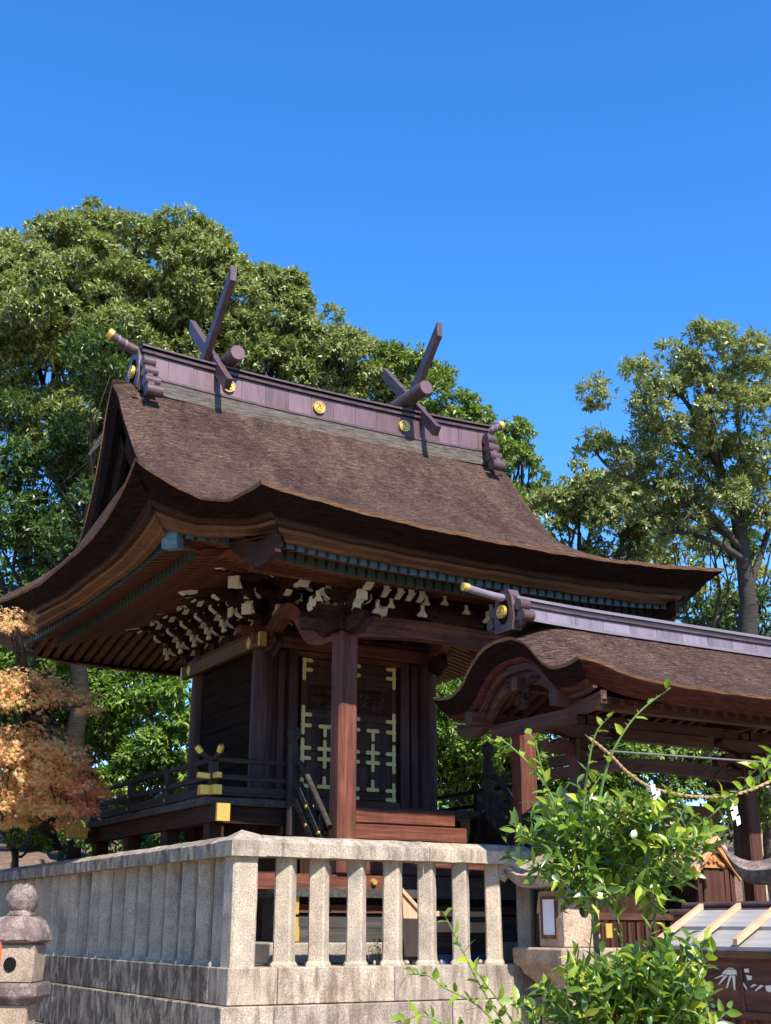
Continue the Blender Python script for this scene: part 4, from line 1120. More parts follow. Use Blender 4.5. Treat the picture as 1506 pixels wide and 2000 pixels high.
def band(d0, d1, x0, x1, mat, name, ext=1.0, k=0.94):
    t = [(GY + d * k * ext, interp(KH, abs(d)) + d0) for d in dys]; b = [(GY + d * k * ext, interp(KH, abs(d)) + d1 + 0.05 * (abs(d) / 1.43)) for d in dys]
    m = MB(); m.strip(t, b, YZ, x0, x1); return m.build(name, mat, gate)
band(-0.25, -0.34, GX0 + 0.24, GX0 + 0.30, GATEW['Y'], 'gable_moulding')
hb = band(-0.31, -0.50, GX0 + 0.32, GX0 + 0.40, GATEW['Y'], 'gable_board', 1.02)
band(-0.36, -0.385, GX0 + 0.31, GX0 + 0.325, GATEW['Y'], 'gable_bead', 1.02)
for s in (-1, 1):
    pts = [(GX0 + 0.36, GY + s * (1.30 + 0.07 * math.cos(t * 5)), 2.62 + 0.06 * math.sin(t * 5)) for t in np.linspace(0, 1, 9)]
    m = MB(); m.tube(pts, [0.035] * 9, 8); m.build('gable_scroll', TANW['Y'], gate, smooth=True)
pend = MB()
for s in (-1, 1):
    pend.tube([(GX0 + 0.30, GY + s * (0.02 + 0.075 + 0.06 * math.cos(a)), 2.86 + 0.075 * math.sin(a)) for a in np.linspace(0.3, 5.2, 12)], [0.03 + 0.012 * math.sin(i) for i in range(12)], 8)
    pend.tube([(GX0 + 0.31, GY + s * 0.06, 2.95), (GX0 + 0.31, GY + s * 0.20, 3.02), (GX0 + 0.31, GY + s * 0.32, 3.03)], [0.04, 0.045, 0.02], 8)
pend.prism([(GY + 0.12 * math.cos(a), 2.84 + 0.13 * math.sin(a)) for a in np.linspace(0, 2 * math.pi, 18, endpoint=False)], YZ, GX0 + 0.31, GX0 + 0.35)
pend.build('gable_pendant', DARK['Y'], gate, smooth=True)
# ridge
def gzr(X): return 3.70 + 0.03 * max(0, 1 - (X - 3.3) / 1.5) ** 2
def gridge(name, mat, prof, x0=3.42, x1=9.5):
    m = MB(); rows = [[(x, GY + u, gzr(x) + v) for u, v in prof] for x in np.linspace(x0, x1, 40)]
    m.grid(rows); m.add(rows[0], [tuple(range(len(prof)))]); return m.build(name, mat, gate)
gridge('ridge_cladding', COPPERG, [(-0.27, -0.035), (-0.27, 0.0), (-0.19, 0.01), (-0.175, 0.15), (0.175, 0.15), (0.19, 0.01), (0.27, 0.0), (0.27, -0.035)])
gridge('ridge_cladding', COPPERD, [(-0.21, 0.151), (-0.21, 0.175), (0.21, 0.175), (0.21, 0.151)])
gridge('ridge_cladding', COPPERG, [(-0.185, 0.176), (-0.185, 0.215), (0.185, 0.215), (0.185, 0.176)])
gridge('ridge_cap', COPPERG, [(-0.225, 0.216), (-0.225, 0.24), (-0.12, 0.285), (0.12, 0.285), (0.225, 0.24), (0.225, 0.216)])
m = MB(); rp_ = random.Random(6)
for x in np.arange(3.44, 9.4, 0.42):
    x1 = x + 0.412; o_ = rp_.uniform(0.004, 0.008)
    vs = [(xx, GY - (yy + d), gzr(xx) + zz) for d in (0.0, o_) for xx in (x, x1) for yy, zz in ((0.19, 0.012), (0.176, 0.149))]
    m.add(vs, [(4, 5, 7, 6), (0, 1, 5, 4), (2, 6, 7, 3), (1, 3, 7, 5), (0, 4, 6, 2)])
m.build('copper_panel', COPPANELG, gate)
ridge_ornament(3.38, -1, gate, GY, 3.69, 0.64, COPPERD, HOLE, 2)
m = MB(); pp = [(lerp(3.45, 2.85, t), GY, 3.985 + 0.06 * t ** 1.6) for t in np.linspace(0, 1, 7)]; m.tube(pp, 0.044, 14); o = m.build('ridge_horn', COPPERG, gate, smooth=True)
e = Vector(pp[-1]); m = MB(); m.tube([e + Vector((0.05, 0, 0)), e + Vector((-0.03, 0, 0.004)), e + Vector((-0.034, 0, 0.004))], [0.049, 0.049, 0.036], 14); m.build('gilt_tip', GOLD, o, smooth=True)
# soffit, rafters, frame
m = MB(); m.grid([[(x, GY + d, 3.10 - 0.34 * abs(d)) for d in np.linspace(-1.22, 1.22, 13)] for x in (GX0 + 0.42, 6.4, 9.5)]); m.build('soffit', GATEW['Y'], gate)
pr = None; base = wloc(gate)
for s in (-1, 1):
    m = MB()
    for t in (0, 1): pass
    vs = [(a, s * u, -0.34 * u + b) for u in (0.0, 1.08) for a in (-0.032, 0.032) for b in (-0.002, -0.085)]
    m.add(vs, [(0, 1, 3, 2), (4, 6, 7, 5), (0, 2, 6, 4), (1, 5, 7, 3), (0, 4, 5, 1), (2, 3, 7, 6)])
    o = m.build('rafter', GATEW['Y'])
    for i, x in enumerate(np.arange(3.78, 9.4, 0.19)):
        c = o if i == 0 else o.copy()
        if i: COL.objects.link(c)
        c.parent = gate; c.location = Vector((x, GY, 3.10)) - base
m = MB(); m.box((3.42, -0.57, 2.63), (9.4, -0.43, 2.78)); m.box((3.42, 1.07, 2.63), (9.4, 1.21, 2.78)); m.box((3.5, GY - 0.06, 2.92), (9.4, GY + 0.06, 3.06)); m.build('purlin', GATEW['X'], gate)
y = GY
XP = (4.40, 7.02, 9.3)
for x in XP:
    m = MB(); m.cbox((x, y, 1.21), (0.20, 0.20, 2.46), None, 0.02); m.build('pillar', GATEW['Z'], gate)
    b = MB()
    b.prism([(x - 0.40, 2.60), (x + 0.40, 2.60), (x + 0.42, 2.545), (x + 0.33, 2.49), (x + 0.14, 2.44), (x - 0.14, 2.44), (x - 0.33, 2.49), (x - 0.42, 2.545)], XZ, y - 0.07, y + 0.07)
    for k in (-0.32, 0, 0.32): b.cbox((x + k, y, 2.655), (0.13, 0.15, 0.105), None, 0.02)
    b.build('bracket', GATEW['X'], gate)
    for sg in (-1, 1):
        b = MB(); pts = smooth_tab([(0.1, 2.30), (0.28, 2.38), (0.42, 2.30), (0.50, 2.34)], 4)
        b.strip([(x + sg * u, v + 0.05) for u, v in pts], [(x + sg * u, v - 0.07) for u, v in pts], XZ, y - 0.055, y + 0.055); b.build('beam_nose', GATEW['X'], gate)
    for k in range(3):
        m = MB(); z = 2.02 + 0.14 * k; m.box((x - 0.05, y - 0.62 + 0.10 * k, z), (x + 0.05, y + 0.62 - 0.10 * k, z + 0.115)); m.build('stacked_arm', GATEW['Y'], gate)
for xa, xb in zip(XP, XP[1:]):
    xa += 0.105; xb -= 0.105; n = 14
    m = MB(); m.box((xa, y - 0.05, 2.61), (xb, y + 0.05, 2.72)); m.build('upper_beam', GATEW['X'], gate)
    m = MB(); m.box((xa + 0.45, y - 0.062, 2.46), (xb - 0.45, y + 0.062, 2.595)); m.build('middle_beam', GATEW['X'], gate)
    m = MB()
    m.strip([(lerp(xa, xb, t), 2.225 + 0.045 * math.sin(math.pi * t)) for t in np.linspace(0, 1, n)], [(lerp(xa, xb, t), 2.07 + 0.05 * math.sin(math.pi * t)) for t in np.linspace(0, 1, n)], XZ, y - 0.055, y + 0.055)
    bm_ = m.build('carved_beam', GATEW['X'], gate)
    for x0, sg in ((xb - 0.10, -1), (xa + 0.10, 1)):
        m = MB()
        tt = np.linspace(0, 1, 14)
        m.tube([(x0 + sg * (0.10 + 0.07 * (1 - 0.75 * t) * math.cos(7 * t)), y - 0.056, 2.165 + 0.05 * (1 - 0.75 * t) * math.sin(7 * t)) for t in tt], 0.010, 6)
        m.tube([(x0 + sg * (0.2 + 0.5 * t), y - 0.056, 2.165 + 0.03 * math.sin(13 * t)) for t in tt], 0.010, 6)
        m.build('swirl_relief', GATEW['X'], bm_, smooth=True)
for x in (3.74,) + XP:
    m = MB(); m.box((x - 0.055, -0.42, 2.73 if x > 4 else 2.47), (x + 0.055, 1.06, 2.86 if x > 4 else 2.625)); m.build('cross_beam', GATEW['Y'], gate)
PA, PB = on_y(1240, 1583, 0.9), on_y(1405, 1640, 0.9)
m = MB(); m.box((PA[0], 0.9, PB[2]), (PB[0], 0.95, PA[2])); m.box((PA[0] - 0.3, 0.86, PA[2] + 0.003), (PB[0] + 0.1, 0.98, PA[2] + 0.10)); m.box((PA[0], 0.9, 0.3), (PB[0], 0.94, PB[2] - 0.02))
m.build('low_panel', TANW['X'], gate)
m = MB(); m.box((4.6, 0.5, 0.1), (6.3, 0.62, 1.0)); m.box((3.9, 0.55, 0.15), (4.55, 0.6, 0.5)); m.build('lower_wall', DARK['Z'], gate)
m = MB(); m.box((4.55, 0.40, 1.0), (6.35, 0.72, 1.05)); m.add([(4.5, 0.2, 1.05), (6.4, 0.2, 1.05), (6.4, 0.55, 1.28), (4.5, 0.55, 1.28), (4.5, 0.9, 1.05), (6.4, 0.9, 1.05)], [(0, 1, 2, 3), (3, 2, 5, 4), (0, 3, 4), (1, 5, 2)]); m.build('inner_roof', COPPERD, gate)
gate.scale = (0.93, 0.93, 0.93)
gate.location = (5.244, -0.483, 0.026)
post = thing('short_post', 'short black wooden post with a pointed top beside the right canopy pillar', 'post', (4.85, 1.6, 0))
p_ = on_y(1040, 1580, 1.3)
post.location = (p_[0], 1.3, 0)
m = MB(); X, Y = p_[0], 1.3
m.cbox((X, Y, 0.8), (0.20, 0.20, 1.62), None, 0.012); m.lathe([(0.142, 1.611), (0.142, 1.64), (0.005, 1.74)], (X, Y, 0), 4, math.pi / 4); m.build('shaft', BLACKW['Z'], post)

# pole, rope and paper streamers under the gate
a = on_y(1190, 1467, -1.45); b_ = on_y(1540, 1492, -1.45)
m = MB(); m.tube([tuple(a), tuple((a + b_) / 2), tuple(b_)], 0.010, 10); o = m.build('hanging_pole', STEEL, smooth=True); tag(o, 'thin grey pole hung level below the gate roof beams', 'pole')
rp = [on_y(x, y, -1.47) for x, y in ((1150, 1440), (1190, 1473), (1225, 1508), (1265, 1535), (1310, 1549), (1360, 1556), (1405, 1556), (1450, 1548), (1500, 1528), (1560, 1495))]
dense = smooth_tab([(p[0], p[2]) for p in rp], 14)
m = MB()
for ph in (0, math.pi):
    pts = []
    for i, (x, z) in enumerate(dense):
        a_ = i * 1.05 + ph; pts.append((x, -1.47 + 0.008 * math.cos(a_), z + 0.008 * math.sin(a_)))
    m.tube(pts, 0.0105, 7)
o = m.build('straw_rope', ROPE, smooth=True); tag(o, 'twisted straw rope sagging across the gate opening', 'rope')
for (px, py, lab) in ((1272, 1536, 'white zigzag paper streamer on the rope nearer its left end, half hidden by leaves'), (1424, 1566, 'white zigzag paper streamer hanging clear of the leaves on the right')):
    c = on_y(px, py, -1.485); s = 0.0050; m = MB(); x0, z0 = c[0], c[2]
    ox = 0.0; zt_ = z0
    for k in range(4):
        wd, hh = 0.075, 0.085
        x = x0 + (0.035 if k % 2 else -0.01) + k * 0.012
        m.add([(x, -1.486 - 0.006 * (k % 2) , zt_), (x + wd * 0.75, -1.486 - 0.006 * (k % 2), zt_ + 0.025), (x + wd * 0.80, -1.502 + 0.006 * (k % 2), zt_ - hh + 0.025), (x + 0.005, -1.502 + 0.006 * (k % 2), zt_ - hh),
               (x, -1.484 - 0.006 * (k % 2), zt_), (x + wd * 0.75, -1.484 - 0.006 * (k % 2), zt_ + 0.025), (x + wd * 0.80, -1.500 + 0.006 * (k % 2), zt_ - hh + 0.025), (x + 0.005, -1.500 + 0.006 * (k % 2), zt_ - hh)], [(0, 3, 2, 1), (4, 5, 6, 7), (0, 1, 5, 4), (1, 2, 6, 5), (2, 3, 7, 6), (3, 0, 4, 7)])
        zt_ -= hh * 0.62
    m.box((x0 + 0.018, -1.485, z0), (x0 + 0.026, -1.48, z0 + 0.06))
    o = m.build('paper_streamer', PAPER); tag(o, lab, 'paper streamer', 'paper streamers on the rope')

# =================================================================== STONE FENCE
fence = thing('stone_fence', 'pale granite post fence on a weathered stone base round the shrine hall', 'stone fence', (0, 0, -1.25))
rr = random.Random(11)
def fence_post(x, y, mat):
    """square post set diagonally on a small flared foot, rough sawn"""
    h = 1.0; s = 0.083; c = 0.018
    m = MB()
    pts = [(s, -s + c), (s, s - c), (s - c, s), (-s + c, s), (-s, s - c), (-s, -s + c), (-s + c, -s), (s - c, -s)]
    ca = math.cos(math.pi / 4)
    def R(k): return [((u * ca - v * ca) * k, (u * ca + v * ca) * k) for u, v in pts]
    lv = [(-0.004, 1.25), (0.018, 1.22), (0.045, 1.02)] + [(0.045 + (h - 0.04) * t, 1.0 - 0.02 * t) for t in np.linspace(0.08, 1, 9)]
    rows = []
    lx, ly = rr.uniform(-0.008, 0.008), rr.uniform(-0.008, 0.008); kk = rr.uniform(0.95, 1.06); tw = rr.uniform(-0.06, 0.06)
    n = 8
    vs = []
    for z, k in lv:
        for u, v in R(k * kk):
            a = tw; uu, vv = u * math.cos(a) - v * math.sin(a), u * math.sin(a) + v * math.cos(a)
            vs.append((x + uu + lx * z + rr.uniform(-.0022, .0022), y + vv + ly * z + rr.uniform(-.0022, .0022), z))
    fs = [(i * n + j, i * n + (j + 1) % n, (i + 1) * n + (j + 1) % n, (i + 1) * n + j) for i in range(len(lv) - 1) for j in range(n)]
    m.add(vs, fs); return m.build('fence_post', mat, fence)
for k, x in enumerate((0.60, 0.965, 1.375, 1.785, 2.195, 2.605, 3.015, 3.425)):
    fence_post(x, 0.13, GRAN)
y = 0.52
while y < 11.5:
    fence_post(0.135, y, GRANW); y += 0.437
m = MB()
lv = np.linspace(-0.004, 0.985, 10); vs = []
base_ = [(0.02, 0), (0.23, 0), (0.25, 0.02), (0.25, 0.23), (0.23, 0.25), (0.02, 0.25), (0, 0.23), (0, 0.02)]
for z in lv:
    for u, v in base_: vs.append((u + 0.002 + rr.uniform(-.003, .003), v + 0.002 + rr.uniform(-.003, .003), z))
m.add(vs, [(i * 8 + j, i * 8 + (j + 1) % 8, (i + 1) * 8 + (j + 1) % 8, (i + 1) * 8 + j) for i in range(9) for j in range(8)]); m.build('corner_post', GRAN, fence)
def rail(name, ax, a, b, mat, seed):
    """coping stone with a hipped top along x or y"""
    r = random.Random(seed); m = MB(); n = max(2, int(abs(b - a) / 0.12)); prof = [(-0.045, 0.988), (-0.05, 1.115), (0.055, 1.172), (0.125, 1.19), (0.195, 1.172), (0.30, 1.115), (0.295, 0.988)]
    rows = []
    for t in np.linspace(a, b, n + 1):
        rows.append([((t, u + r.uniform(-.004, .004), v + r.uniform(-.004, .004)) if ax == 'x' else (u + r.uniform(-.004, .004), t, v + r.uniform(-.004, .004))) for u, v in prof])
    m.grid(rows); k = len(prof)
    for row in rows: pass
    m.add([p for row in rows for p in (row[0], row[-1])], [(2 * i, 2 * i + 1, 2 * i + 3, 2 * i + 2) for i in range(n)])
    m.add(rows[0], [tuple(range(k))]); m.add(rows[-1], [tuple(range(k))[::-1]]); return m.build(name, mat, fence)
rail('top_rail', 'x', 0.31, 2.12, GRANR, 1); rail('top_rail', 'x', 2.127, 3.42, GRANR, 2)
yy = 0.31
for k, L in enumerate((1.9, 2.3, 2.1, 2.4, 2.2)):
    rail('top_rail', 'y', yy, yy + L - 0.008, GRANRL, 5 + k); yy += L
m = MB()        # corner coping with a low peak
q = [(-0.055, -0.055), (0.305, -0.055), (0.305, 0.305), (-0.055, 0.305)]
vs = [(x, y, 0.984) for x, y in q] + [(x, y, 1.125) for x, y in q] + [(0.125, 0.02, 1.225), (0.125, 0.23, 1.225), (0.02, 0.125, 1.21), (0.23, 0.125, 1.21)]
vs = [(x, y, 0.984) for x, y in q] + [(x, y, 1.125) for x, y in q] + [(0.11, 0.11, 1.232), (0.305, 0.125, 1.197), (0.125, 0.305, 1.197)]
m.add(vs, [(3, 2, 1, 0), (0, 1, 5, 4), (1, 2, 6, 5), (2, 3, 7, 6), (3, 0, 4, 7), (4, 5, 8), (5, 9, 8), (9, 6, 8), (6, 10, 8), (10, 7, 8), (7, 4, 8), (5, 6, 9), (6, 7, 10)]); m.build('corner_coping', GRANR, fence)
def course(name, z0, z1, out, cuts_x, cuts_y, matf, matl, seed):
    r = random.Random(seed)
    for a, b in zip(cuts_x, cuts_x[1:]):
        m = MB(); g = 0.003; o = out + r.uniform(-.006, .006)
        m.cbox(((a + b) / 2, (-o + 0.42) / 2, (z0 + z1) / 2), (b - a - 2 * g, 0.42 + o, z1 - z0), None, 0.008); m.build(name, matf, fence)
    for a, b in zip(cuts_y, cuts_y[1:]):
        m = MB(); g = 0.003; o = out + r.uniform(-.006, .006)
        m.cbox(((-o + 0.40) / 2, (a + b) / 2, (z0 + z1) / 2), (0.40 + o, b - a - 2 * g, z1 - z0), None, 0.008); m.build(name, matl, fence)
course('base_block', -0.325, -0.004, 0.035, (-0.035, 0.47, 1.72, 3.46), (0.425, 2.1, 4.0, 6.0, 8.2, 11.8), GRANB, GRANL, 3)
course('base_block', -0.80, -0.331, 0.125, (-0.125, 0.40, 2.33, 3.46), (0.425, 2.9, 5.2, 7.6, 11.8), GRANB, GRANL, 4)
course('base_block', -1.30, -0.806, 0.17, (-0.17, 1.1, 2.7, 3.6), (0.425, 2.0, 4.4, 6.6, 11.8), GRANB, GRANL, 5)
m = MB(); rr2 = random.Random(9)
for k in range(40):
    x = rr2.uniform(0.28, 3.3); y = rr2.uniform(0.22, 0.42); r_ = rr2.uniform(0.015, 0.035)
    m.lathe([(r_ * 0.6, -0.004), (r_, 0.012), (r_ * 0.8, 0.03), (r_ * 0.2, 0.042)], (x, y, 0), 7)
o = m.build('pebbles', GRANW, smooth=True); tag(o, 'loose grey pebbles along the foot of the fence', 'pebbles', kind='stuff')

# =================================================================== STONE LANTERNS
def square_roof(m, c, half, z0, h, lift, topr=0.10, n=12):
    """square lantern roof: concave slopes with upturned corners, thick edge"""
    rows = []
    for t in np.linspace(0, 1, 9):
        r = lerp(topr, half, t ** 0.9); row = []
        for s in range(4):
            for k in range(n):
                u = -1 + 2 * k / n
                p = ((r, u * r), (-u * r, r), (-r, -u * r), (u * r, -r))[s]
                z = z0 + h * (1 - t) ** 1.7 + lift * (abs(u) ** 3.0) * t ** 2.2
                row.append((c[0] + p[0], c[1] + p[1], z))
        row.append(row[0]); rows.append(row)
    under = [(c[0] + (x - c[0]) * 0.93, c[1] + (y - c[1]) * 0.93, z - 0.12) for x, y, z in rows[-1]]
    inn = [(c[0] + (x - c[0]) * 0.45, c[1] + (y - c[1]) * 0.45, z0 - 0.11) for x, y, z in rows[-1]]
    m.grid(rows + [under, inn]); m.add(rows[0][:-1], [tuple(range(4 * n))]); m.add(inn[:-1], [tuple(range(4 * n))[::-1]])
def corner_scrolls(parent, c, half, z, r):
    for sx in (-1, 1):
        for sy in (-1, 1):
            pts = []
            for t in np.linspace(0, 1, 16):
                a = -1.2 + t * 6.6; q = r * (1 - 0.72 * t)
                d = half + q * math.cos(a) * 0.9 - 0.02
                pts.append((c[0] + sx * d, c[1] + sy * d, z + q * math.sin(a)))
            m = MB(); m.tube(pts, [0.045] * 4 + list(np.linspace(0.045, 0.02, 12)), 8); m.build('corner_scroll', GRANO, parent, smooth=True)
def big_lantern(c, lab, z=0.0, k=1.0, window=True):
    t = thing('stone_lantern', lab, 'stone lantern', (c[0], c[1], -1.25), 'square stone lanterns by the gate')
    x, y = c
    q = math.pi / 4; r2 = math.sqrt(2)
    m = MB(); m.lathe([(0.50 * r2, -1.25), (0.50 * r2, -1.0), (0.36 * r2, -0.96), (0.23 * r2, -0.9), (0.215 * r2, -0.25)], (x, y, z), 4, q); m.build('shaft', GRANO, t, bevel=0.02)
    m = MB(); m.lathe([(0.24 * r2, -0.29), (0.26 * r2, -0.17), (0.27 * r2, -0.155), (0.35 * r2, -0.08), (0.36 * r2, -0.03), (0.415 * r2, 0.0), (0.42 * r2, 0.145), (0.41 * r2, 0.165)], (x, y, z), 4, q); m.build('platform', GRANO, t, bevel=0.015)
    m = MB(); m.lathe([(0.235 * r2, 0.166), (0.238 * r2, 0.45), (0.215 * r2, 0.72)], (x, y, z), 4, q); ch = m.build('fire_chamber', GRANO, t, bevel=0.012)
    m = MB(); m.prism([(x + 0.02 + 0.058 * math.cos(a), z + 0.52 + 0.065 * math.sin(a)) for a in np.linspace(0, 6.283, 18, endpoint=False)], XZ, y - 0.243, y - 0.20); m.build('opening', HOLE, ch)
    if window:
        m = MB(); X = x - 0.238
        for a_, b_ in (((y - 0.13, 0.25), (y - 0.10, 0.66)), ((y + 0.10, 0.25), (y + 0.13, 0.66)), ((y - 0.10, 0.25), (y + 0.10, 0.285)), ((y - 0.10, 0.63), (y + 0.10, 0.66))):
            m.box((X - 0.016, a_[0], z + a_[1]), (X + 0.03, b_[0], z + b_[1]))
        wf = m.build('window_frame', TANW['Z'], ch)
        m = MB(); m.box((X - 0.008, y - 0.10, z + 0.285), (X + 0.025, y + 0.10, z + 0.63)); m.build('paper_pane', PAPER, wf)
    m = MB(); square_roof(m, (x, y), 0.47, z + 0.86, 0.33, 0.13); m.build('roof', GRANO, t, smooth=True)
    corner_scrolls(t, (x, y), 0.43, z + 0.93, 0.10)
    m = MB(); m.lathe([(0.10, 1.14), (0.16, 1.19), (0.17, 1.25), (0.11, 1.28), (0.09, 1.30), (0.15, 1.38), (0.185, 1.48), (0.17, 1.58), (0.10, 1.68), (0.03, 1.745), (0.004, 1.77)], (x, y, z), 20); m.build('jewel', GRANO, t, smooth=True)
    return t
p_ = on_y(1105, 1790, -0.45)
big_lantern((p_[0] + 0.03, -0.45), 'stone lantern with a curled roof behind the citrus leaves at the fence end', 0.0)
# second lantern, its curled roof entering from the right
p2 = on_y(1556, 1700, -1.9)
t2 = thing('stone_lantern', 'stone lantern roof with an upswept corner at the right edge of the scene', 'stone lantern', (p2[0], -1.9, -1.25), 'square stone lanterns by the gate')
x, y = p2[0], -1.9; zr0 = p2[2]
m = MB(); square_roof(m, (x, y), 0.52, zr0 - 0.01, 0.16, 0.29, 0.12); m.build('roof', GRAND, t2, smooth=True)
m = MB(); m.lathe([(0.12, zr0 + 0.14), (0.18, zr0 + 0.2), (0.12, zr0 + 0.26), (0.17, zr0 + 0.36), (0.13, zr0 + 0.5), (0.01, zr0 + 0.6)], (x, y, 0), 18); m.build('jewel', GRANO, t2, smooth=True)
m = MB(); m.lathe([(0.29, zr0 - 0.42), (0.30, zr0 - 0.10)], (x, y, 0), 4, math.pi / 4); m.build('fire_chamber', GRANO, t2)
m = MB(); m.lathe([(0.34, zr0 - 0.60), (0.48, zr0 - 0.52), (0.48, zr0 - 0.421)], (x, y, 0), 4, math.pi / 4); m.build('platform', GRANO, t2)
m = MB(); m.lathe([(0.45, -1.25), (0.45, -1.05), (0.24, -0.95), (0.22, zr0 - 0.601)], (x, y, 0), 4, math.pi / 4); m.build('shaft', GRANO, t2)

# left lantern: weathered, round finial, round window
LD = 10.9
c = at_depth(36, 1840, LD)
lx, ly = c[0], c[1]
def zpx(y): return at_depth(36, y, LD)[2]
left = thing('stone_lantern', 'mossy weathered stone lantern with a round window beside the left fence', 'stone lantern', (lx, ly, -1.25))
ang = math.radians(31) * -1
def rotlathe(m, prof, n=4, rot=0.0): m.lathe(prof, (lx, ly, 0), n, rot)
qq = math.pi / 4 - math.radians(30)
r2 = math.sqrt(2)
m = MB()
prof = [(0.04, zpx(1788)), (0.10, zpx(1783)), (0.135, zpx(1768)), (0.140, zpx(1756)), (0.125, zpx(1742)), (0.085, zpx(1729)), (0.03, zpx(1725))]
rotlathe(m, prof, 16); m.jitter(0.011, 1); m.build('jewel', GRAND, left, smooth=True)
m = MB(); rotlathe(m, [(0.075, zpx(1791)), (0.125, zpx(1788)), (0.115, zpx(1781)), (0.07, zpx(1771))], 14); m.jitter(0.005, 2); m.build('jewel_seat', GRAND, left, smooth=True)
m = MB()
rows = []
for t in np.linspace(0, 1, 9):
    r = lerp(0.13, 0.25, math.sin(t * math.pi / 2)); z = lerp(zpx(1790), zpx(1836), t ** 1.5); row = []
    for k in range(40):
        a = 2 * math.pi * k / 40; sq = 1 / max(abs(math.cos(a)), abs(math.sin(a))); sq = min(sq, 1.22)
        a2 = a + qq - math.pi / 4
        row.append((lx + r * sq * math.cos(a2) + RNG.uniform(-.004, .004), ly + r * sq * math.sin(a2) + RNG.uniform(-.009, .009), z + RNG.uniform(-.009, .009)))
    row.append(row[0]); rows.append(row)
bot = [(lx + (p[0] - lx) * 0.85, ly + (p[1] - ly) * 0.85, zpx(1842)) for p in rows[-1]]
m.grid(rows + [bot]); m.add(rows[0][:-1], [tuple(range(40))]); m.add(bot[:-1], [tuple(range(40))[::-1]]); m.build('roof', GRAND, left, smooth=True)
m = MB(); rotlathe(m, [(0.195 * r2, zpx(1918)), (0.20 * r2, zpx(1880)), (0.195 * r2, zpx(1843))], 4, qq); m.jitter(0.004, 4); ch = m.build('fire_chamber', GRANO, left, bevel=0.015)
vdir = Vector((math.cos(qq - 3 * math.pi / 4 + math.pi / 4 + math.pi / 4 * 0), 0, 0))
fdir = Vector((math.sin(math.radians(-30)), -math.cos(math.radians(-30)), 0)); fs_ = Vector((-fdir.y, fdir.x, 0))
cz = zpx(1882)
m = MB(); m.prism([(0.055 * math.cos(a), 0.06 * math.sin(a)) for a in np.linspace(0, 6.283, 24, endpoint=False)], lambda u, v, d: tuple(Vector((lx, ly, cz)) + fs_ * (u + 0.0) + Vector((0, 0, v)) + fdir * d), 0.1, 0.2045); m.build('opening', HOLE, ch)
m = MB(); rotlathe(m, [(0.20 * r2, zpx(1958)), (0.225 * r2, zpx(1948)), (0.255 * r2, zpx(1944)), (0.26 * r2, zpx(1922)), (0.25 * r2, zpx(1917))], 4, qq); m.jitter(0.004, 5); m.build('platform', GRAND, left, bevel=0.015)
m = MB(); rotlathe(m, [(0.26 * r2, -1.25), (0.25 * r2, zpx(2020)), (0.165 * r2, zpx(2000)), (0.175 * r2, zpx(1957))], 4, qq); m.build('shaft', GRANO, left, bevel=0.012)
o_ = at_depth(-11, 1880, 10.2)
orange = thing('vermilion_post', 'vermilion painted post just showing at the left edge beside the lantern', 'post', (o_[0], o_[1], -1.25))
m = MB(); m.lathe([(0.05, -1.25), (0.05, -0.05), (0.05, 0.2), (0.03, 0.24)], (o_[0], o_[1], 0), 16); m.build('shaft', ORANGE, orange, smooth=True)
m = MB(); m.lathe([(0.055, -1.25), (0.06, -1.05), (0.053, -1.0)], (o_[0], o_[1], 0), 16); m.build('collar', HOLE, orange)

# =================================================================== SMALL THINGS BY THE GATE
# wooden stand with a pale sloping lid; it faces the path on the left (towards -X)
SX = 3.2
A = on_x(1288, 1846, SX); B = on_x(1322, 1792, SX + 0.50)
yf0, zf0 = A[1], A[2]; LEN = 1.9; DEP = 0.50; rise = 0.27
stand = thing('lidded_stand', 'brown wooden stand with a pale sloping plank lid and a chrysanthemum carving', 'stand', (SX + 0.25, yf0 - LEN / 2, -1.25))
SW = lambda u, v, z: (SX + v, yf0 - u, z)          # u along the front, v into depth
def sbox(m, u0, u1, v0, v1, z0, z1): return m.box(SW(u0, v0, z0), SW(u1, v1, z1))
def lidp(u, v, h): return SW(u, v, zf0 + rise / DEP * v + h)
SILVER = grain('glare_toned_plank', [(0.25, (0.26, 0.235, 0.21)), (0.55, (0.36, 0.33, 0.30)), (0.8, (0.44, 0.41, 0.37))], 'Y', rough=0.55, blotch=0.0, spec=0.5, bmp=0.1)  # sun glare on the lid is put into this grey-white plank colour
m = MB()
for a, b, h in ((0.0, 0.24, 0.0), (0.242, DEP, 0.03)):
    m.add([lidp(u, v, q) for q in (h, -0.032) for u, v in ((0, a), (LEN, a), (LEN, b), (0, b))], [(3, 2, 1, 0), (4, 5, 6, 7), (0, 1, 5, 4), (1, 2, 6, 5), (2, 3, 7, 6), (3, 0, 4, 7)])
lid = m.build('lid', SILVER, stand)
for u in (0.03, 0.50, 0.97, 1.44):
    m = MB(); m.add([lidp(u + i * 0.025, v, h) for v in (-0.04, DEP + 0.01) for i in (-1, 1) for h in (0.034, 0.085)], [(0, 2, 3, 1), (4, 5, 7, 6), (0, 1, 5, 4), (2, 6, 7, 3), (0, 4, 6, 2), (1, 3, 7, 5)]); m.build('batten', PALEW['X'], lid)
m = MB(); sbox(m, -0.03, LEN, -0.02, 0.04, zf0 - 0.09, zf0 - 0.036); m.build('front_board', TANW['Y'], stand)
m = MB(); sbox(m, 0.02, LEN, 0.06, 0.10, zf0 - 0.50, zf0 - 0.092); pn = m.build('carved_panel', RED['Y'], stand)
m = MB(); sbox(m, 0.0, LEN, 0.03, 0.13, zf0 - 0.56, zf0 - 0.502); m.build('lower_rail', RED['Y'], stand)
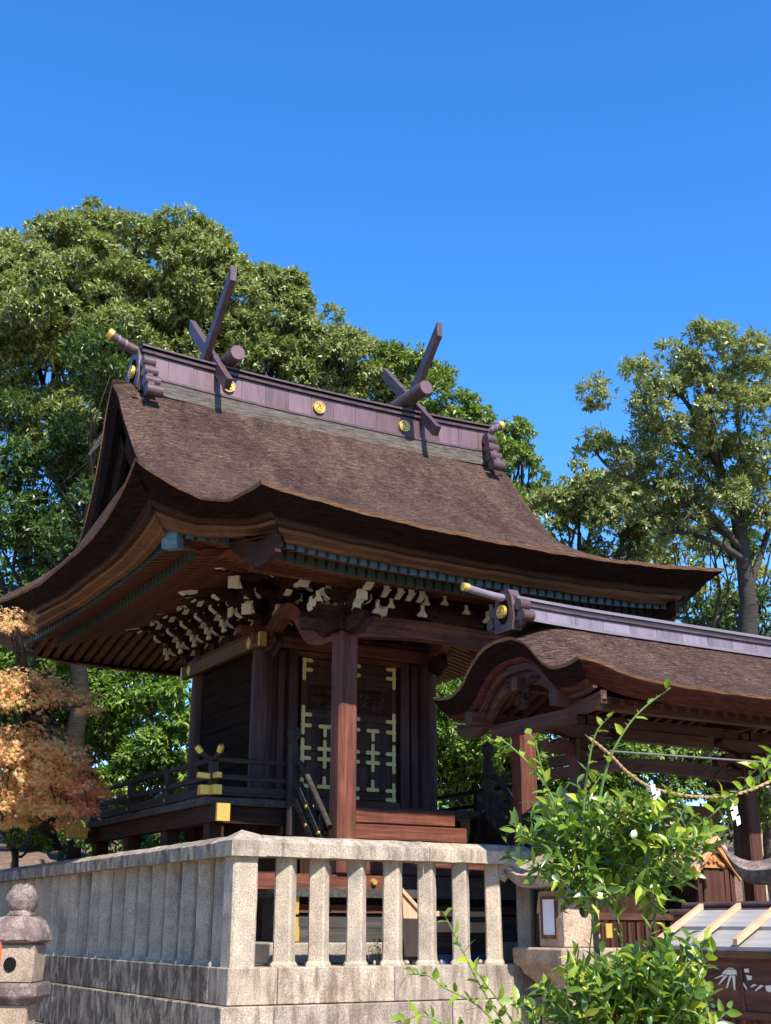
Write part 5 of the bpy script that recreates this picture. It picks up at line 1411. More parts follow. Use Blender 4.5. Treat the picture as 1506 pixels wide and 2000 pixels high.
m = MB(); sbox(m, 0.0, LEN, 0.04, 0.12, zf0 - 0.15, zf0 - 0.094); m.build('upper_rail', RED['Y'], stand)
m = MB()
def em(pts): m.prism([(q[1], q[2]) for q in (on_x(1280 + a / 6.664, 1820 + b / 6.664, SX + 0.06) for a, b in pts)], YZ, SX + 0.054, SX + 0.064)
em([(868, 548), (900, 512), (925, 490), (1040, 490), (1070, 515), (1095, 552), (980, 560)])
em([(930, 478), (960, 466), (1010, 468), (1035, 480)])
for a in ([(880, 556), (770, 606), (790, 610), (895, 572)], [(905, 566), (820, 690), (840, 680), (950, 570)], [(970, 566), (925, 735), (940, 732), (1000, 570)], [(1005, 566), (1030, 760), (1045, 755), (1042, 570)], [(1060, 566), (1185, 745), (1205, 748), (1092, 560)], [(1160, 480), (1220, 478), (1225, 530), (1170, 528)], [(1185, 560), (1260, 575), (1255, 625), (1210, 630)], [(1240, 715), (1285, 680), (1330, 690), (1260, 722)], [(1300, 765), (1370, 690), (1420, 700), (1310, 772)], [(1440, 700), (1520, 695), (1520, 790), (1450, 770)]): em(a)
EMB = plain('sunlit_gap_paint', (0.90, 0.76, 0.58), 0.7, 0, 0.2, 0.08)  # pale colour stands in for sunlit stone seen through the carved openings
m.build('emblem', EMB, pn)
for u in (0.06, 0.9, LEN - 0.08):
    for v in (0.08, DEP - 0.04):
        m = MB(); q = SW(u, v, (zf0 - 0.1 - 1.25) / 2); m.cbox(q, (0.06, 0.06, zf0 - 0.12 + 1.25)); m.build('leg', RED['Z'], stand)
for u in np.arange(0.16, LEN - 0.1, 0.12):
    m = MB(); sbox(m, u, u + 0.03, 0.065, 0.095, -1.2, zf0 - 0.562); m.build('slat', RED['Z'], stand)
# dark tiled ridge behind the lid
tr = thing('low_roof_ridge', 'dark copper ridge of a low roof just behind the pale lid', 'roof ridge', (SX + 0.7, yf0 - 0.8, -1.25))
a = on_x(1318, 1782, SX + 0.62)
m = MB()
for dz, dv in ((0.0, 0.0), (0.06, 0.10)):
    for k in range(6): m.tube([(SX + 0.62 + dv, a[1] + 0.04 - dz - k * 0.36, a[2] + dz), (SX + 0.62 + dv, a[1] - 0.312 - dz - k * 0.36, a[2] + dz)], 0.03, 10)
m.build('ridge_tile', COPPERD, tr, smooth=True)
m = MB(); m.box((SX + 0.60, a[1], a[2] - 0.10), (SX + 0.8, a[1] - 2.0, a[2] - 0.03)); m.build('ridge_board', RED['Y'], tr)
m = MB(); m.box((SX + 0.66, a[1] - 0.1, -1.25), (SX + 0.76, a[1] - 1.9, a[2] - 0.102)); m.build('support', RED['Z'], tr)

# small box with a gabled roof of new wood
BY = -0.95
c = on_y(1398, 1638, BY); e0 = on_y(1447, 1706, BY); f0 = on_y(1340, 1680, BY)
bx = thing('roofed_box', 'small dark cabinet under a gabled roof of new orange wood', 'cabinet', (c[0], BY + 0.2, -1.25))
x0, zt = c[0], c[2]
hw = e0[0] - x0; dz = zt - e0[2]
def slab(m, s, o, th, y0, y1, k0=0.0, k1=1.0): m.prism([(x0 + s * hw * k0, zt - dz * k0 + o), (x0 + s * hw * k1, zt - dz * k1 + o), (x0 + s * hw * k1, zt - dz * k1 + o - th), (x0 + s * hw * k0, zt - dz * k0 + o - th)], XZ, y0, y1)
NEWO = wood3('orange_new_wood', [(0.25, (0.42, 0.17, 0.055)), (0.55, (0.52, 0.24, 0.085)), (0.8, (0.60, 0.31, 0.13))], blotch=0.0, bmp=0.08)
m = MB(); slab(m, 1, 0.03, 0.03, BY - 0.02, BY + 0.5); slab(m, -1, 0.03, 0.03, BY - 0.02, BY + 0.5); slab(m, 1, 0.06, 0.03, BY - 0.01, BY + 0.48, 0, 0.45); slab(m, -1, 0.06, 0.03, BY - 0.01, BY + 0.48, 0, 0.45); m.build('roof', PALEW['Y'], bx)
m = MB(); slab(m, 1, -0.005, 0.075, BY, BY + 0.03); slab(m, -1, -0.005, 0.075, BY, BY + 0.03); m.build('bargeboard', NEWO['X'], bx)
m = MB(); m.prism([(x0 - hw * 0.72, zt - dz * 0.85), (x0, zt - 0.12), (x0 + hw * 0.72, zt - dz * 0.85)], XZ, BY + 0.06, BY + 0.09); m.build('gable', NEWO['X'], bx)
m = MB()
for k in range(5):
    a = -0.9 + k * 0.45; m.tube([(x0 + 0.05 * math.sin(a) * 1.6, BY + 0.05, zt - 0.22 + 0.03 * math.cos(a * 3)), (x0 + 0.10 * math.sin(a) * 1.6, BY + 0.045, zt - 0.20 - 0.02 * k % 2)], 0.02, 6)
m.build('carving', NEWO['X'], bx, smooth=True)
m = MB(); m.box((x0 - hw * 0.70, BY + 0.08, -1.25), (x0 + hw * 0.70, BY + 0.45, zt - dz * 0.86)); bd = m.build('body', DARK['Z'], bx)
m = MB(); m.box((x0 - hw * 0.52, BY + 0.055, 0.42), (x0 + hw * 0.40, BY + 0.082, zt - dz * 0.95)); m.box((x0 - hw * 0.55, BY + 0.05, 0.60), (x0 + hw * 0.42, BY + 0.079, 0.68)); m.build('door', GATEW['Z'], bx)
m = MB()
for s in (-0.72, 0.50, 0.74): m.box((x0 + hw * s - 0.03, BY + 0.045, -1.25), (x0 + hw * s + 0.03, BY + 0.078, zt - dz * 0.88))
m.build('corner_post', GATEW['Z'], bx)

# dark slatted fence between the lantern and the stand
sf = thing('slat_fence', 'low dark wooden slat fence between the centre lantern and the stand', 'slat fence', (4.5, -0.75, -1.25))
a = on_y(1165, 1790, -0.78); b_ = on_y(1300, 1795, -0.78)
m = MB(); m.box((a[0], -0.82, a[2] - 0.03), (b_[0] + 0.5, -0.74, a[2] + 0.035)); m.build('rail', GATEW['X'], sf)
for x in np.arange(a[0] + 0.05, b_[0] + 0.5, 0.115):
    m = MB(); m.box((x, -0.795, -1.25), (x + 0.035, -0.765, a[2] - 0.031)); m.build('slat', GATEW['Z'], sf)
gp = on_y(1192, 1818, -0.85)
m = MB(); m.cbox((gp[0], -0.83, gp[2]), (0.075, 0.02, 0.14), None, 0.004); m.build('gilt_plate', GOLD, sf)

# new-wood offering box on a blue cloth behind the fence
OY = 0.95
ob = thing('offering_box', 'new wooden offering box with a slanting side on blue cloth behind the fence', 'offering box', (on_y(900, 1800, OY)[0], OY + 0.3, 0))
P = lambda x, y: (lambda q: (q[0], q[2]))(on_y(x, y, OY))
m = MB(); m.prism([P(785, 1738), P(832, 1795), P(846, 1868), P(793, 1868)], XZ, OY, OY + 0.03); m.build('side_board', PALEW['Z'], ob)
m = MB(); m.prism([P(784, 1734), P(834, 1791), P(834, 1799), P(784, 1744)], XZ, OY - 0.03, OY + 0.05); m.build('edge_strip', PALEW['X'], ob)
m = MB(); m.prism([P(832, 1779), P(960, 1781), P(960, 1791), P(832, 1789)], XZ, OY - 0.02, OY + 0.25); m.prism([P(840, 1800), P(960, 1802), P(960, 1822), P(840, 1820)], XZ, OY - 0.01, OY + 0.25); m.build('front_board', PALEW['X'], ob)
m = MB(); m.prism([P(842, 1822), P(958, 1824), P(958, 1862), P(846, 1860)], XZ, OY + 0.02, OY + 0.2); m.build('lower_board', BLACKW['X'], ob)
a, b_ = P(850, 1864), P(965, 1890)
cl = MB(); cl.box((a[0] - 0.02, OY - 0.05, -0.018), (b_[0], OY + 0.3, a[1])); o = cl.build('cloth_cover', BLUE); tag(o, 'dark blue cloth covering the plinth under the offering box', 'cloth')
# distant grey wall at the right edge
wl = MB(); q0 = on_y(1455, 1615, 9.0)
wl.cbox((q0[0] + 4, 9.0, q0[2] / 2), (8.2, 0.3, q0[2]), None, 0.02); wl.cbox((q0[0] + 4, 9.0, q0[2] + 0.05), (8.4, 0.45, 0.09), None, 0.02); o = wl.build('stone_wall', GRANW); tag(o, 'grey stone wall far behind the gate at the right edge', 'wall')
q0 = on_y(1215, 1590, 3.2)
sb = thing('stone_monument', 'pale stone block showing behind the citrus leaves under the gate', 'stone block', (q0[0], 3.2, 0))
m = MB(); m.cbox((q0[0], 3.2, q0[2] / 2), (0.9, 0.5, q0[2] - 0.01), None, 0.03); m.build('block', GRAN, sb); m = MB(); m.cbox((q0[0], 3.2, q0[2] + 0.06), (1.0, 0.6, 0.12), None, 0.02); m.build('cap', GRANO, sb)

# =================================================================== VEGETATION
def unit(a): return a / np.maximum(1e-9, np.linalg.norm(a, axis=-1, keepdims=True))
def leaf_mesh(name, mat, parent, C, D, Nn, L, W, shape='diamond', loc=None):
    """C base points, D leaf directions, Nn face normals (N,3); L, W lengths (N,)"""
    D = unit(D); S = unit(np.cross(D, Nn)); Nn = np.cross(S, D)
    N = len(C); L = L[:, None]; W = W[:, None]
    if shape == 'diamond':       # four corners, slightly folded
        pts = [C, C + D * L * 0.45 + S * W * 0.5 - Nn * W * 0.12, C + D * L, C + D * L * 0.45 - S * W * 0.5 - Nn * W * 0.12]
        faces = [(0, 1, 2, 3)]
    elif shape == 'hex':         # pointed oval, drooping tip
        dr = -Nn * L * 0.10
        pts = [C, C + D * L * .28 + S * W * .46, C + D * L * .66 + S * W * .40 + dr * .5, C + D * L + dr * 1.6, C + D * L * .66 - S * W * .40 + dr * .5, C + D * L * .28 - S * W * .46]
        faces = [(0, 1, 2, 3, 4, 5)]
    elif shape == 'citrus':      # folded along the midrib, with a petiole and a curled tip
        q_ = np.random.default_rng(N).uniform(-0.6, 2.6, (N, 1)); up = Nn * W * np.random.default_rng(N + 1).uniform(0.02, 0.42, (N, 1)); dr = Nn * L * q_
        mid = [C, C + D * L * .12, C + D * L * .38 - dr * .01, C + D * L * .68 - dr * .05, C + D * L - dr * .15]
        wd = (0.05, .30, .52, .40)
        pts = list(mid)
        for k, q in enumerate((1, 2, 3)):
            pts.append(mid[q] + S * W * wd[k + 1] + up); 
        for k, q in enumerate((1, 2, 3)):
            pts.append(mid[q] - S * W * wd[k + 1] + up)
        faces = [(0, 5, 1), (1, 5, 6, 2), (2, 6, 7, 3), (3, 7, 4), (0, 1, 8), (1, 2, 9, 8), (2, 3, 10, 9), (3, 4, 10)]
    elif shape == 'maple':       # five pointed lobes
        pts = []
        for a, r in ((-2.7, .12), (-1.75, .62), (-1.15, .22), (-.85, .85), (-.4, .28), (0, 1.0), (.4, .28), (.85, .85), (1.15, .22), (1.75, .62), (2.7, .12)):
            pts.append(C + D * L * (.25 + .75 * r * math.cos(a)) + S * L * (.75 * r * math.sin(a)) - Nn * L * 0.12 * r)
        faces = [tuple(range(11))]
    k = len(pts); V = np.stack(pts, 1).reshape(-1, 3)
    off = np.array(wloc(parent)) if parent is not None else np.zeros(3)
    V = V - off
    loops = []; sizes = []
    for f in faces: loops += list(f); sizes.append(len(f))
    loops = np.array(loops); base_ = (np.arange(N) * k)[:, None]
    LI = (base_ + loops[None]).reshape(-1).astype(np.int32)
    SZ = np.tile(np.array(sizes), N)
    st = np.concatenate([[0], np.cumsum(SZ)[:-1]]).astype(np.int32)
    me = bpy.data.meshes.new(name)
    me.vertices.add(len(V)); me.vertices.foreach_set('co', V.astype(np.float32).ravel())
    me.loops.add(len(LI)); me.loops.foreach_set('vertex_index', LI)
    me.polygons.add(len(SZ)); me.polygons.foreach_set('loop_start', st); me.polygons.foreach_set('loop_total', SZ.astype(np.int32))
    me.update(calc_edges=True); me.validate()
    me.materials.append(mat)
    return link(name, me, parent)
FWD = ROT.T @ np.array([0, 0, -1.0])
def sphere_dirs(g, n):
    v = g.normal(size=(n, 3)); return unit(v)
def crown_leaves(g, lobes, clump_r, per, ros, L, W, droop=0.35, fill=0.9, back=0.45, flat=0.85):
    """lobes (centre, radius): clumps over each lobe, rosettes over each clump, leaves in each rosette"""
    Cs = []; Ds = []; Ns = []
    for c, R in lobes:
        c = np.array(c); ncl = max(3, int(4 * (R / clump_r) ** 2 * fill))
        d = sphere_dirs(g, ncl); keep = (d @ FWD < 0.25) | (g.random(ncl) < back); d = d[keep & (d[:, 2] > -0.75)]
        cc = c + d * R * g.uniform(0.72, 1.04, (len(d), 1)) * np.array([1, 1, flat])
        for q, dq in zip(cc, d):
            r = clump_r * g.uniform(0.65, 1.25)
            n = max(4, int(per * (r / clump_r) ** 2))
            e = unit(sphere_dirs(g, n) + dq * 0.55 + np.array([0, 0, 0.40]))
            p = q + e * r * g.uniform(0.55, 1.05, (n, 1)) * np.array([1, 1, 0.72])
            m = len(p)
            ld = unit(np.repeat(e, ros, 0) * 0.55 + sphere_dirs(g, m * ros) * 0.85 + np.array([0, 0, -droop]))
            ln = unit(np.repeat(e, ros, 0) * 0.7 + np.array([0, 0, 0.65]) + sphere_dirs(g, m * ros) * 0.55)
            Cs.append(np.repeat(p, ros, 0) + sphere_dirs(g, m * ros) * 0.03); Ds.append(ld); Ns.append(ln)
    C = np.concatenate(Cs); D = np.concatenate(Ds); Nn = np.concatenate(Ns); n = len(C)
    return C, D, Nn, L * g.uniform(0.7, 1.25, n), W * g.uniform(0.75, 1.2, n)
def bend(g, a, b, sag, n=6, wig=0.06):
    a = np.array(a, float); b = np.array(b, float); L = np.linalg.norm(b - a); pts = []
    for t in np.linspace(0, 1, n):
        p = a + (b - a) * t; p = p + np.array([0, 0, -sag * L]) * math.sin(math.pi * t)
        if 0 < t < 1: p = p + g.normal(size=3) * wig * L
        pts.append(tuple(p))
    return pts
def smooth_tab3(P, n):
    P = [np.array(p, float) for p in P]; P = [2 * P[0] - P[1]] + P + [2 * P[-1] - P[-2]]; out = []
    for i in range(len(P) - 3):
        p0, p1, p2, p3 = P[i:i + 4]
        for t in np.linspace(0, 1, n, endpoint=False): out.append(tuple(0.5 * (2 * p1 + (-p0 + p2) * t + (2 * p0 - 5 * p1 + 4 * p2 - p3) * t * t + (-p0 + 3 * p1 - 3 * p2 + p3) * t ** 3)))
    out.append(tuple(P[-2])); return out
def tree(name, label, mat, lobes_px, base_px, depth, seed, trunk_r, clump_r=0.46, per=46, ros=10, L=0.15, W=0.056, shape='diamond', fill=1.2, group='trees behind the shrine', cat='tree', droop=0.35, base_z=None, limbs=True, back=0.28, tmat=None, spread=0.9, twig=0, limb_px=None):
    g = np.random.default_rng(seed)
    lobes = []
    for l in lobes_px:
        dd = depth + (l[3] if len(l) > 3 else g.uniform(-1, 1) * spread)
        lobes.append((at_depth(l[0], l[1], dd), l[2] * dd / F_PX))
    b = at_depth(base_px[0], base_px[1], depth)
    bz = base_z if base_z is not None else b[2]
    t = thing(name, label, cat, (b[0], b[1], bz), group)
    top = np.mean([l[0] for l in lobes], 0)
    m = MB(); fork = np.array([lerp(b[0], top[0], 0.45), lerp(b[1], top[1], 0.45), lerp(bz, top[2], 0.55)])
    pts = bend(g, (b[0], b[1], bz), fork, 0.0, 7, 0.015)
    m.tube(pts, [trunk_r * (1.35 if i == 0 else 1.05 - 0.055 * i) for i in range(7)], 12)
    if limb_px:
        m = MB(); b0 = np.array([b[0], b[1], bz]); ctop = at_depth(limb_px[0][0][0], limb_px[0][0][1], depth)
        m.tube(bend(g, tuple(b0), tuple(ctop), 0, 7, 0.01), [trunk_r * (1.3 - 0.06 * i) for i in range(7)], 14)
        for lp in limb_px:
            q = smooth_tab3([at_depth(p[0], p[1], depth + g.uniform(-.5, .5) * (i > 0)) for i, p in enumerate(lp)], 4)
            m.tube(q, list(np.linspace(trunk_r * (0.85 if lp is limb_px[0] else 0.38), 0.022, len(q))), 9)
            for k in range(9):
                a0 = np.array(q[g.integers(len(q) // 3, len(q))]); e = a0 + unit((unit(g.normal(size=3)[None])[0] + np.array([-.2, -.2, .6]))[None])[0] * g.uniform(0.5, 1.1)
                m.tube(bend(g, tuple(a0), tuple(e), 0.04, 5, 0.06), list(np.linspace(0.026, 0.006, 5)), 5)
    elif limbs:
        for c, R in lobes:
            q = bend(g, np.array(pts[RNG.choice((3, 4, 5, 6))]), c + g.normal(size=3) * R * 0.2, 0.06, 6, 0.05)
            m.tube(q, list(np.linspace(min(0.13, trunk_r * 0.42), trunk_r * 0.08, 6)), 7)
            for k in range(4 + twig):
                e = c + unit(g.normal(size=3)) * R * 0.95
                m.tube(bend(g, q[g.integers(2, 5)], e, 0.03, 5, 0.05), list(np.linspace(min(0.035, trunk_r * 0.12), 0.008, 5)), 5)
    m.build('trunk', tmat or TBARK, t, smooth=True)
    C, D, Nn, LL, WW = crown_leaves(g, lobes, clump_r, per, ros, L, W, droop, fill, back)
    leaf_mesh('crown', mat, t, C, D, Nn, LL, WW, shape)
    return t

# the wall of tall evergreens on the left
tree('evergreen_tree', 'tallest broad evergreen tree filling the upper left', LF_OAK, [(70, 615, 145), (200, 540, 115), (350, 530, 95), (20, 545, 85), (410, 600, 100), (250, 660, 150), (110, 760, 150), (-40, 700, 130), (330, 760, 130), (150, 600, 140), (300, 600, 120), (425, 520, 50), (400, 690, 110), (180, 450, 45), (60, 490, 50), (355, 455, 42), (180, 860, 120), (270, 468, 42), (130, 470, 40)], (135, 1560), 31.0, 1, 0.42)
tree('evergreen_tree', 'rounded evergreen tree whose top shows just right of the left crossed finials', LF_OAK, [(510, 610, 75), (580, 640, 80), (500, 710, 110), (640, 720, 80), (580, 780, 110), (700, 750, 60), (550, 575, 40), (530, 660, 90), (635, 665, 50), (690, 700, 45), (600, 840, 110), (520, 560, 35)], (560, 1500), 32.0, 2, 0.36)
tree('evergreen_tree', 'fresher green tree standing behind the right crossed finials', LF_OAK2, [(800, 750, 60), (850, 810, 65), (740, 790, 70), (895, 860, 55), (800, 710, 35), (950, 930, 70), (830, 890, 90), (895, 815, 35), (770, 740, 45)], (850, 1500), 33.0, 3, 0.34)
tree('evergreen_tree', 'narrow evergreen crown just beyond the right end of the main ridge', LF_OAK2, [(985, 870, 36), (1005, 940, 50), (985, 990, 60), (1050, 1000, 50), (1022, 905, 28), (1000, 838, 22)], (1010, 1500), 34.5, 4, 0.3)
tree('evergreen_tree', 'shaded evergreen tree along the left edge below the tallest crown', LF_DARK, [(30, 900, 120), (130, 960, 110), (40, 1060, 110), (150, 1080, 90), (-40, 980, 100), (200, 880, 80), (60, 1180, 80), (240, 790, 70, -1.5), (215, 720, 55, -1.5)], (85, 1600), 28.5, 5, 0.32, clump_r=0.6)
tree('evergreen_tree', 'low dense tree mass seen above the right slope of the main roof', LF_OAK, [(1110, 960, 65), (1180, 980, 75), (1090, 1020, 70), (1220, 1040, 70), (1150, 1060, 70), (1270, 1080, 60)], (1150, 1500), 32.0, 6, 0.3)
# tall thinner tree on the right
tree('oak_tree', 'tall loose olive green tree with a thick grey trunk at the right edge', LF_OLIVE, [(1500, 800, 60), (1520, 740, 45), (1515, 1010, 60), (1450, 990, 55), (1170, 830, 34), (1160, 745, 24), (1240, 740, 30), (1350, 960, 60), (1290, 720, 62), (1380, 700, 62), (1440, 740, 60), (1330, 790, 80), (1430, 830, 85), (1240, 880, 65), (1320, 890, 80), (1480, 890, 70), (1400, 940, 75), (1250, 960, 70), (1500, 960, 70), (1285, 690, 36), (1385, 662, 32), (1476, 680, 30), (1470, 720, 45), (1190, 770, 32), (1230, 800, 40), (1175, 900, 40), (1310, 1000, 60)], (1462, 1700), 26.0, 7, 0.21, clump_r=0.34, per=34, ros=9, L=0.125, W=0.040, fill=0.80, droop=0.45, back=0.4, spread=0.8, limb_px=[[(1462, 1180), (1440, 1010), (1400, 900), (1385, 800), (1380, 750)], [(1455, 1080), (1380, 1000), (1290, 960), (1200, 920), (1160, 880)], [(1445, 1010), (1370, 920), (1310, 845), (1250, 815)], [(1462, 1150), (1500, 1040), (1520, 960), (1500, 860)], [(1440, 1010), (1450, 900), (1440, 800), (1465, 740)], [(1450, 1060), (1350, 1010), (1260, 1000)], [(1400, 900), (1350, 800), (1315, 760)], [(1462, 1100), (1400, 1060), (1330, 1040), (1290, 1045)]])
tree('oak_tree', 'slim dark leaning trunk with a small crown left of the thick grey trunk', LF_OLIVE, [(1380, 1020, 55), (1330, 1060, 50), (1420, 1060, 45)], (1392, 1600), 28.0, 8, 0.14, clump_r=0.45, per=30, ros=8, fill=0.8)
tree('young_tree', 'pale yellow green tree glowing low behind the right trunks', LF_YEL, [(1380, 1120, 70), (1300, 1090, 60), (1440, 1150, 60), (1490, 1130, 60), (1270, 1040, 45), (1340, 1170, 60)], (1400, 1600), 36.0, 9, 0.16, clump_r=0.55, per=26, ros=8, fill=0.8, L=0.16, W=0.075)
tree('evergreen_tree', 'dark green tree low at the right edge beside the thick trunk', LF_DARK, [(1500, 1080, 60), (1520, 1180, 70), (1450, 1210, 55), (1390, 1200, 50)], (1510, 1620), 30.0, 19, 0.2, clump_r=0.5, per=45, fill=1.0)
# lower laurels behind the hall
tree('laurel_bush', 'bright green laurel bush between the maple and the hall wall', LF_LAUREL, [(270, 1340, 85), (340, 1390, 75), (220, 1420, 70), (320, 1480, 80), (180, 1350, 60), (260, 1540, 75), (360, 1310, 60), (200, 1500, 60)], (280, 1690), 26.0, 10, 0.10, clump_r=0.42, per=44, ros=9, L=0.15, W=0.052, shape='hex', group='laurel bushes behind the hall', cat='bush')
tree('laurel_bush', 'green laurel bush under the left roof corner behind the orange maple', LF_LAUREL, [(50, 1290, 70), (130, 1290, 60), (30, 1390, 80), (100, 1420, 70), (20, 1260, 50), (-90, 1380, 80), (-170, 1470, 80), (-60, 1500, 70), (-250, 1530, 80)], (70, 1690), 26.5, 11, 0.10, clump_r=0.42, per=42, ros=9, L=0.14, W=0.05, shape='hex', group='laurel bushes behind the hall', cat='bush')
tree('laurel_bush', 'low leafy bush at the left edge above the stone coping', LF_LAUREL, [(25, 1580, 55), (70, 1620, 45), (20, 1650, 50), (-10, 1600, 40)], (30, 1720), 19.0, 12, 0.06, clump_r=0.3, per=44, ros=9, L=0.085, W=0.04, shape='hex', group='laurel bushes behind the hall', cat='bush')
tree('laurel_bush', 'small bush seen under the veranda behind its posts', LF_LAUREL, [(170, 1650, 40), (300, 1640, 45), (370, 1650, 40), (240, 1660, 35)], (250, 1720), 23.5, 13, 0.05, clump_r=0.3, per=44, ros=9, L=0.10, W=0.045, shape='hex', group='laurel bushes behind the hall', cat='bush')
tree('laurel_bush', 'tall green bush seen between the hall doors and the gate roof', LF_LAUREL, [(880, 1340, 70), (930, 1420, 80), (880, 1480, 75), (960, 1500, 70), (900, 1560, 60), (850, 1400, 60), (980, 1400, 60), (940, 1320, 50), (860, 1450, 60), (850, 1530, 60), (1010, 1560, 60), (1005, 1480, 55), (930, 1590, 60)], (900, 1690), 27.0, 14, 0.10, clump_r=0.42, per=46, ros=9, L=0.13, W=0.048, shape='hex', group='laurel bushes behind the hall', cat='bush')
tree('laurel_bush', 'green bush glimpsed through the open gate below its beams', LF_LAUREL, [(1120, 1480, 70), (1220, 1490, 70), (1180, 1560, 70), (1290, 1500, 60), (1340, 1480, 60), (1090, 1560, 60), (1260, 1560, 60), (1380, 1470, 60), (1060, 1500, 55), (1330, 1560, 60), (1420, 1500, 60), (1040, 1580, 60)], (1200, 1690), 27.0, 15, 0.10, clump_r=0.45, per=44, ros=9, L=0.13, W=0.05, shape='hex', group='laurel bushes behind the hall', cat='bush')
tree('laurel_bush', 'dark bush at the right edge beyond the gate pillar', LF_OAK2, [(1500, 1560, 60), (1490, 1480, 60), (1440, 1450, 50), (1530, 1420, 60)], (1500, 1690), 25.0, 16, 0.10, clump_r=0.42, per=44, ros=9, L=0.12, W=0.05, shape='hex', group='laurel bushes behind the hall', cat='bush')
# woodland far behind that closes the gaps
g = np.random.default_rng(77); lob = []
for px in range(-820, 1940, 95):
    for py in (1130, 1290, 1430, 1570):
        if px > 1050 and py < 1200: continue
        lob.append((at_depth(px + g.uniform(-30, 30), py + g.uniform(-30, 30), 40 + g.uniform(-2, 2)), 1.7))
for k in range(26):           # unseen belt added behind and beside the viewer to cut low sky light
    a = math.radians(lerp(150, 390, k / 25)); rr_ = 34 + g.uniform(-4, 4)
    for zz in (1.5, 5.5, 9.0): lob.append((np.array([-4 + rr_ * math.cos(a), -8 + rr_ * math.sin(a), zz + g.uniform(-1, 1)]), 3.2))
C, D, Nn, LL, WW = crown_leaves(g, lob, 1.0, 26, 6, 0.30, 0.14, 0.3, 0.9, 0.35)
o = leaf_mesh('woodland', LF_DARK, None, C, D, Nn, LL, WW); tag(o, 'dark distant woodland closing the gaps between the trees, with an unseen added belt blocking low sky light', 'woodland', kind='stuff')
# grey trunks at the left, their shade put into the bark colour
for (px, py, pt, r_, dep, lab) in ((140, 1640, 1180, 0.19, 25.0, 'grey trunk rising under the left roof corner'), (85, 1640, 1480, 0.16, 19.6, 'grey maple trunk with a flared foot under the orange leaves')):
    b = at_depth(px, py, dep); a = at_depth(px + (20 if dep > 20 else 12), pt, dep)
    if dep > 20:
        t = thing('evergreen_tree', lab, 'tree', (b[0], b[1], b[2]), 'trees behind the shrine')
        m = MB(); gg = np.random.default_rng(5); m.tube(bend(gg, (b[0], b[1], b[2] - 0.6), tuple(a), 0, 7, 0.01), [r_ * 1.3, r_ * 1.05, r_, r_ * 0.97, r_ * 0.93, r_ * 0.9, r_ * 0.85], 12)
        q = at_depth(px + 60, pt - 160, dep); m.tube(bend(gg, tuple(a), tuple(q), 0, 5, 0.02), [r_ * 0.85, r_ * 0.7, r_ * 0.55, r_ * 0.4, r_ * 0.2], 10)
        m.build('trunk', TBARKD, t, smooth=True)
        C, D, Nn, LL, WW = crown_leaves(gg, [(q, 0.9), (at_depth(px + 130, pt - 120, dep), 0.8)], 0.42, 22, 8, 0.13, 0.05); leaf_mesh('crown', LF_DARK, t, C, D, Nn, LL, WW)

# orange maple: flat layered sprays
g = np.random.default_rng(21); MD = 17.0
b = at_depth(92, 1650, 19.0)
mp = thing('maple_tree', 'orange and red autumn maple spreading in flat layers at the left edge', 'maple tree', (b[0], b[1], b[2] - 0.2))
m = MB()
foot = at_depth(82, 1640, 19.0); fork = at_depth(100, 1480, 18.4); f2 = at_depth(60, 1400, 17.6)
m.tube([tuple(foot - np.array([0, 0, 0.15])), tuple(foot + np.array([0, 0, 0.05])), tuple(lerp(foot, fork, 0.35)), tuple(fork)], [0.34, 0.22, 0.16, 0.14], 14)
m.tube([tuple(fork), tuple(lerp(fork, f2, 0.5) + 0.05), tuple(f2)], [0.13, 0.10, 0.07], 10)
sprays = [(15, 1205, 55, 16, 0), (35, 1222, 30, 9, 0), (-20, 1330, 90, 34, 0), (60, 1335, 80, 26, 0), (130, 1362, 60, 18, 0), (180, 1380, 26, 10, 0), (30, 1365, 60, 22, 0),
          (20, 1430, 75, 34, 0), (80, 1430, 60, 30, 0), (60, 1480, 95, 38, 0), (120, 1475, 50, 30, 0), (-10, 1500, 80, 40, 0), (40, 1525, 85, 36, 0), (105, 1520, 65, 34, 0), (160, 1525, 46, 24, 1), (198, 1542, 30, 14, 1),
          (60, 1560, 60, 26, 0), (120, 1560, 45, 22, 0), (165, 1565, 30, 16, 1), (135, 1597, 32, 14, 0), (0, 1560, 50, 24, 0), (30, 1600, 30, 12, 0), (145, 1495, 42, 22, 1), (95, 1450, 40, 20, 0), (10, 1460, 60, 30, 0)]
Cs = {0: [], 1: []}
for px, py, rx, ry, red in sprays:
    for layer in range(3):
        dep = MD + g.uniform(-0.8, 0.8); c = at_depth(px + g.uniform(-12, 12), py + g.uniform(-1, 1) * ry * 0.8, dep)
        k = dep / F_PX; n = int(rx * ry * 0.085) + 22
        a = g.uniform(0, 2 * math.pi, n); r = np.sqrt(g.uniform(0, 1, n))
        h = np.stack([np.cos(a) * r * rx * k, np.sin(a) * r * rx * k * 0.8, -(r ** 2) * ry * k * 0.6 + g.normal(size=n) * ry * k * 0.30], 1)
        Cs[red].append(c + h)
        m.tube(bend(g, tuple(f2), tuple(c), -0.06, 5, 0.04), [0.05, 0.035, 0.025, 0.016, 0.008], 6)
m.build('trunk', TBARK, mp, smooth=True)
for red in (0, 1):
    C = np.concatenate(Cs[red]); n = len(C)
    hz = sphere_dirs(g, n) * np.array([1, 1, 0.35]) + np.array([0, 0, -0.55]); nn = unit(sphere_dirs(g, n) * 0.5 + np.array([0.1, -0.55, 0.75]))
    leaf_mesh('crown', LF_MAPLER if red else LF_MAPLE, mp, C, hz, nn, 0.085 * g.uniform(0.7, 1.25, n), 0.08 * np.ones(n), 'maple')

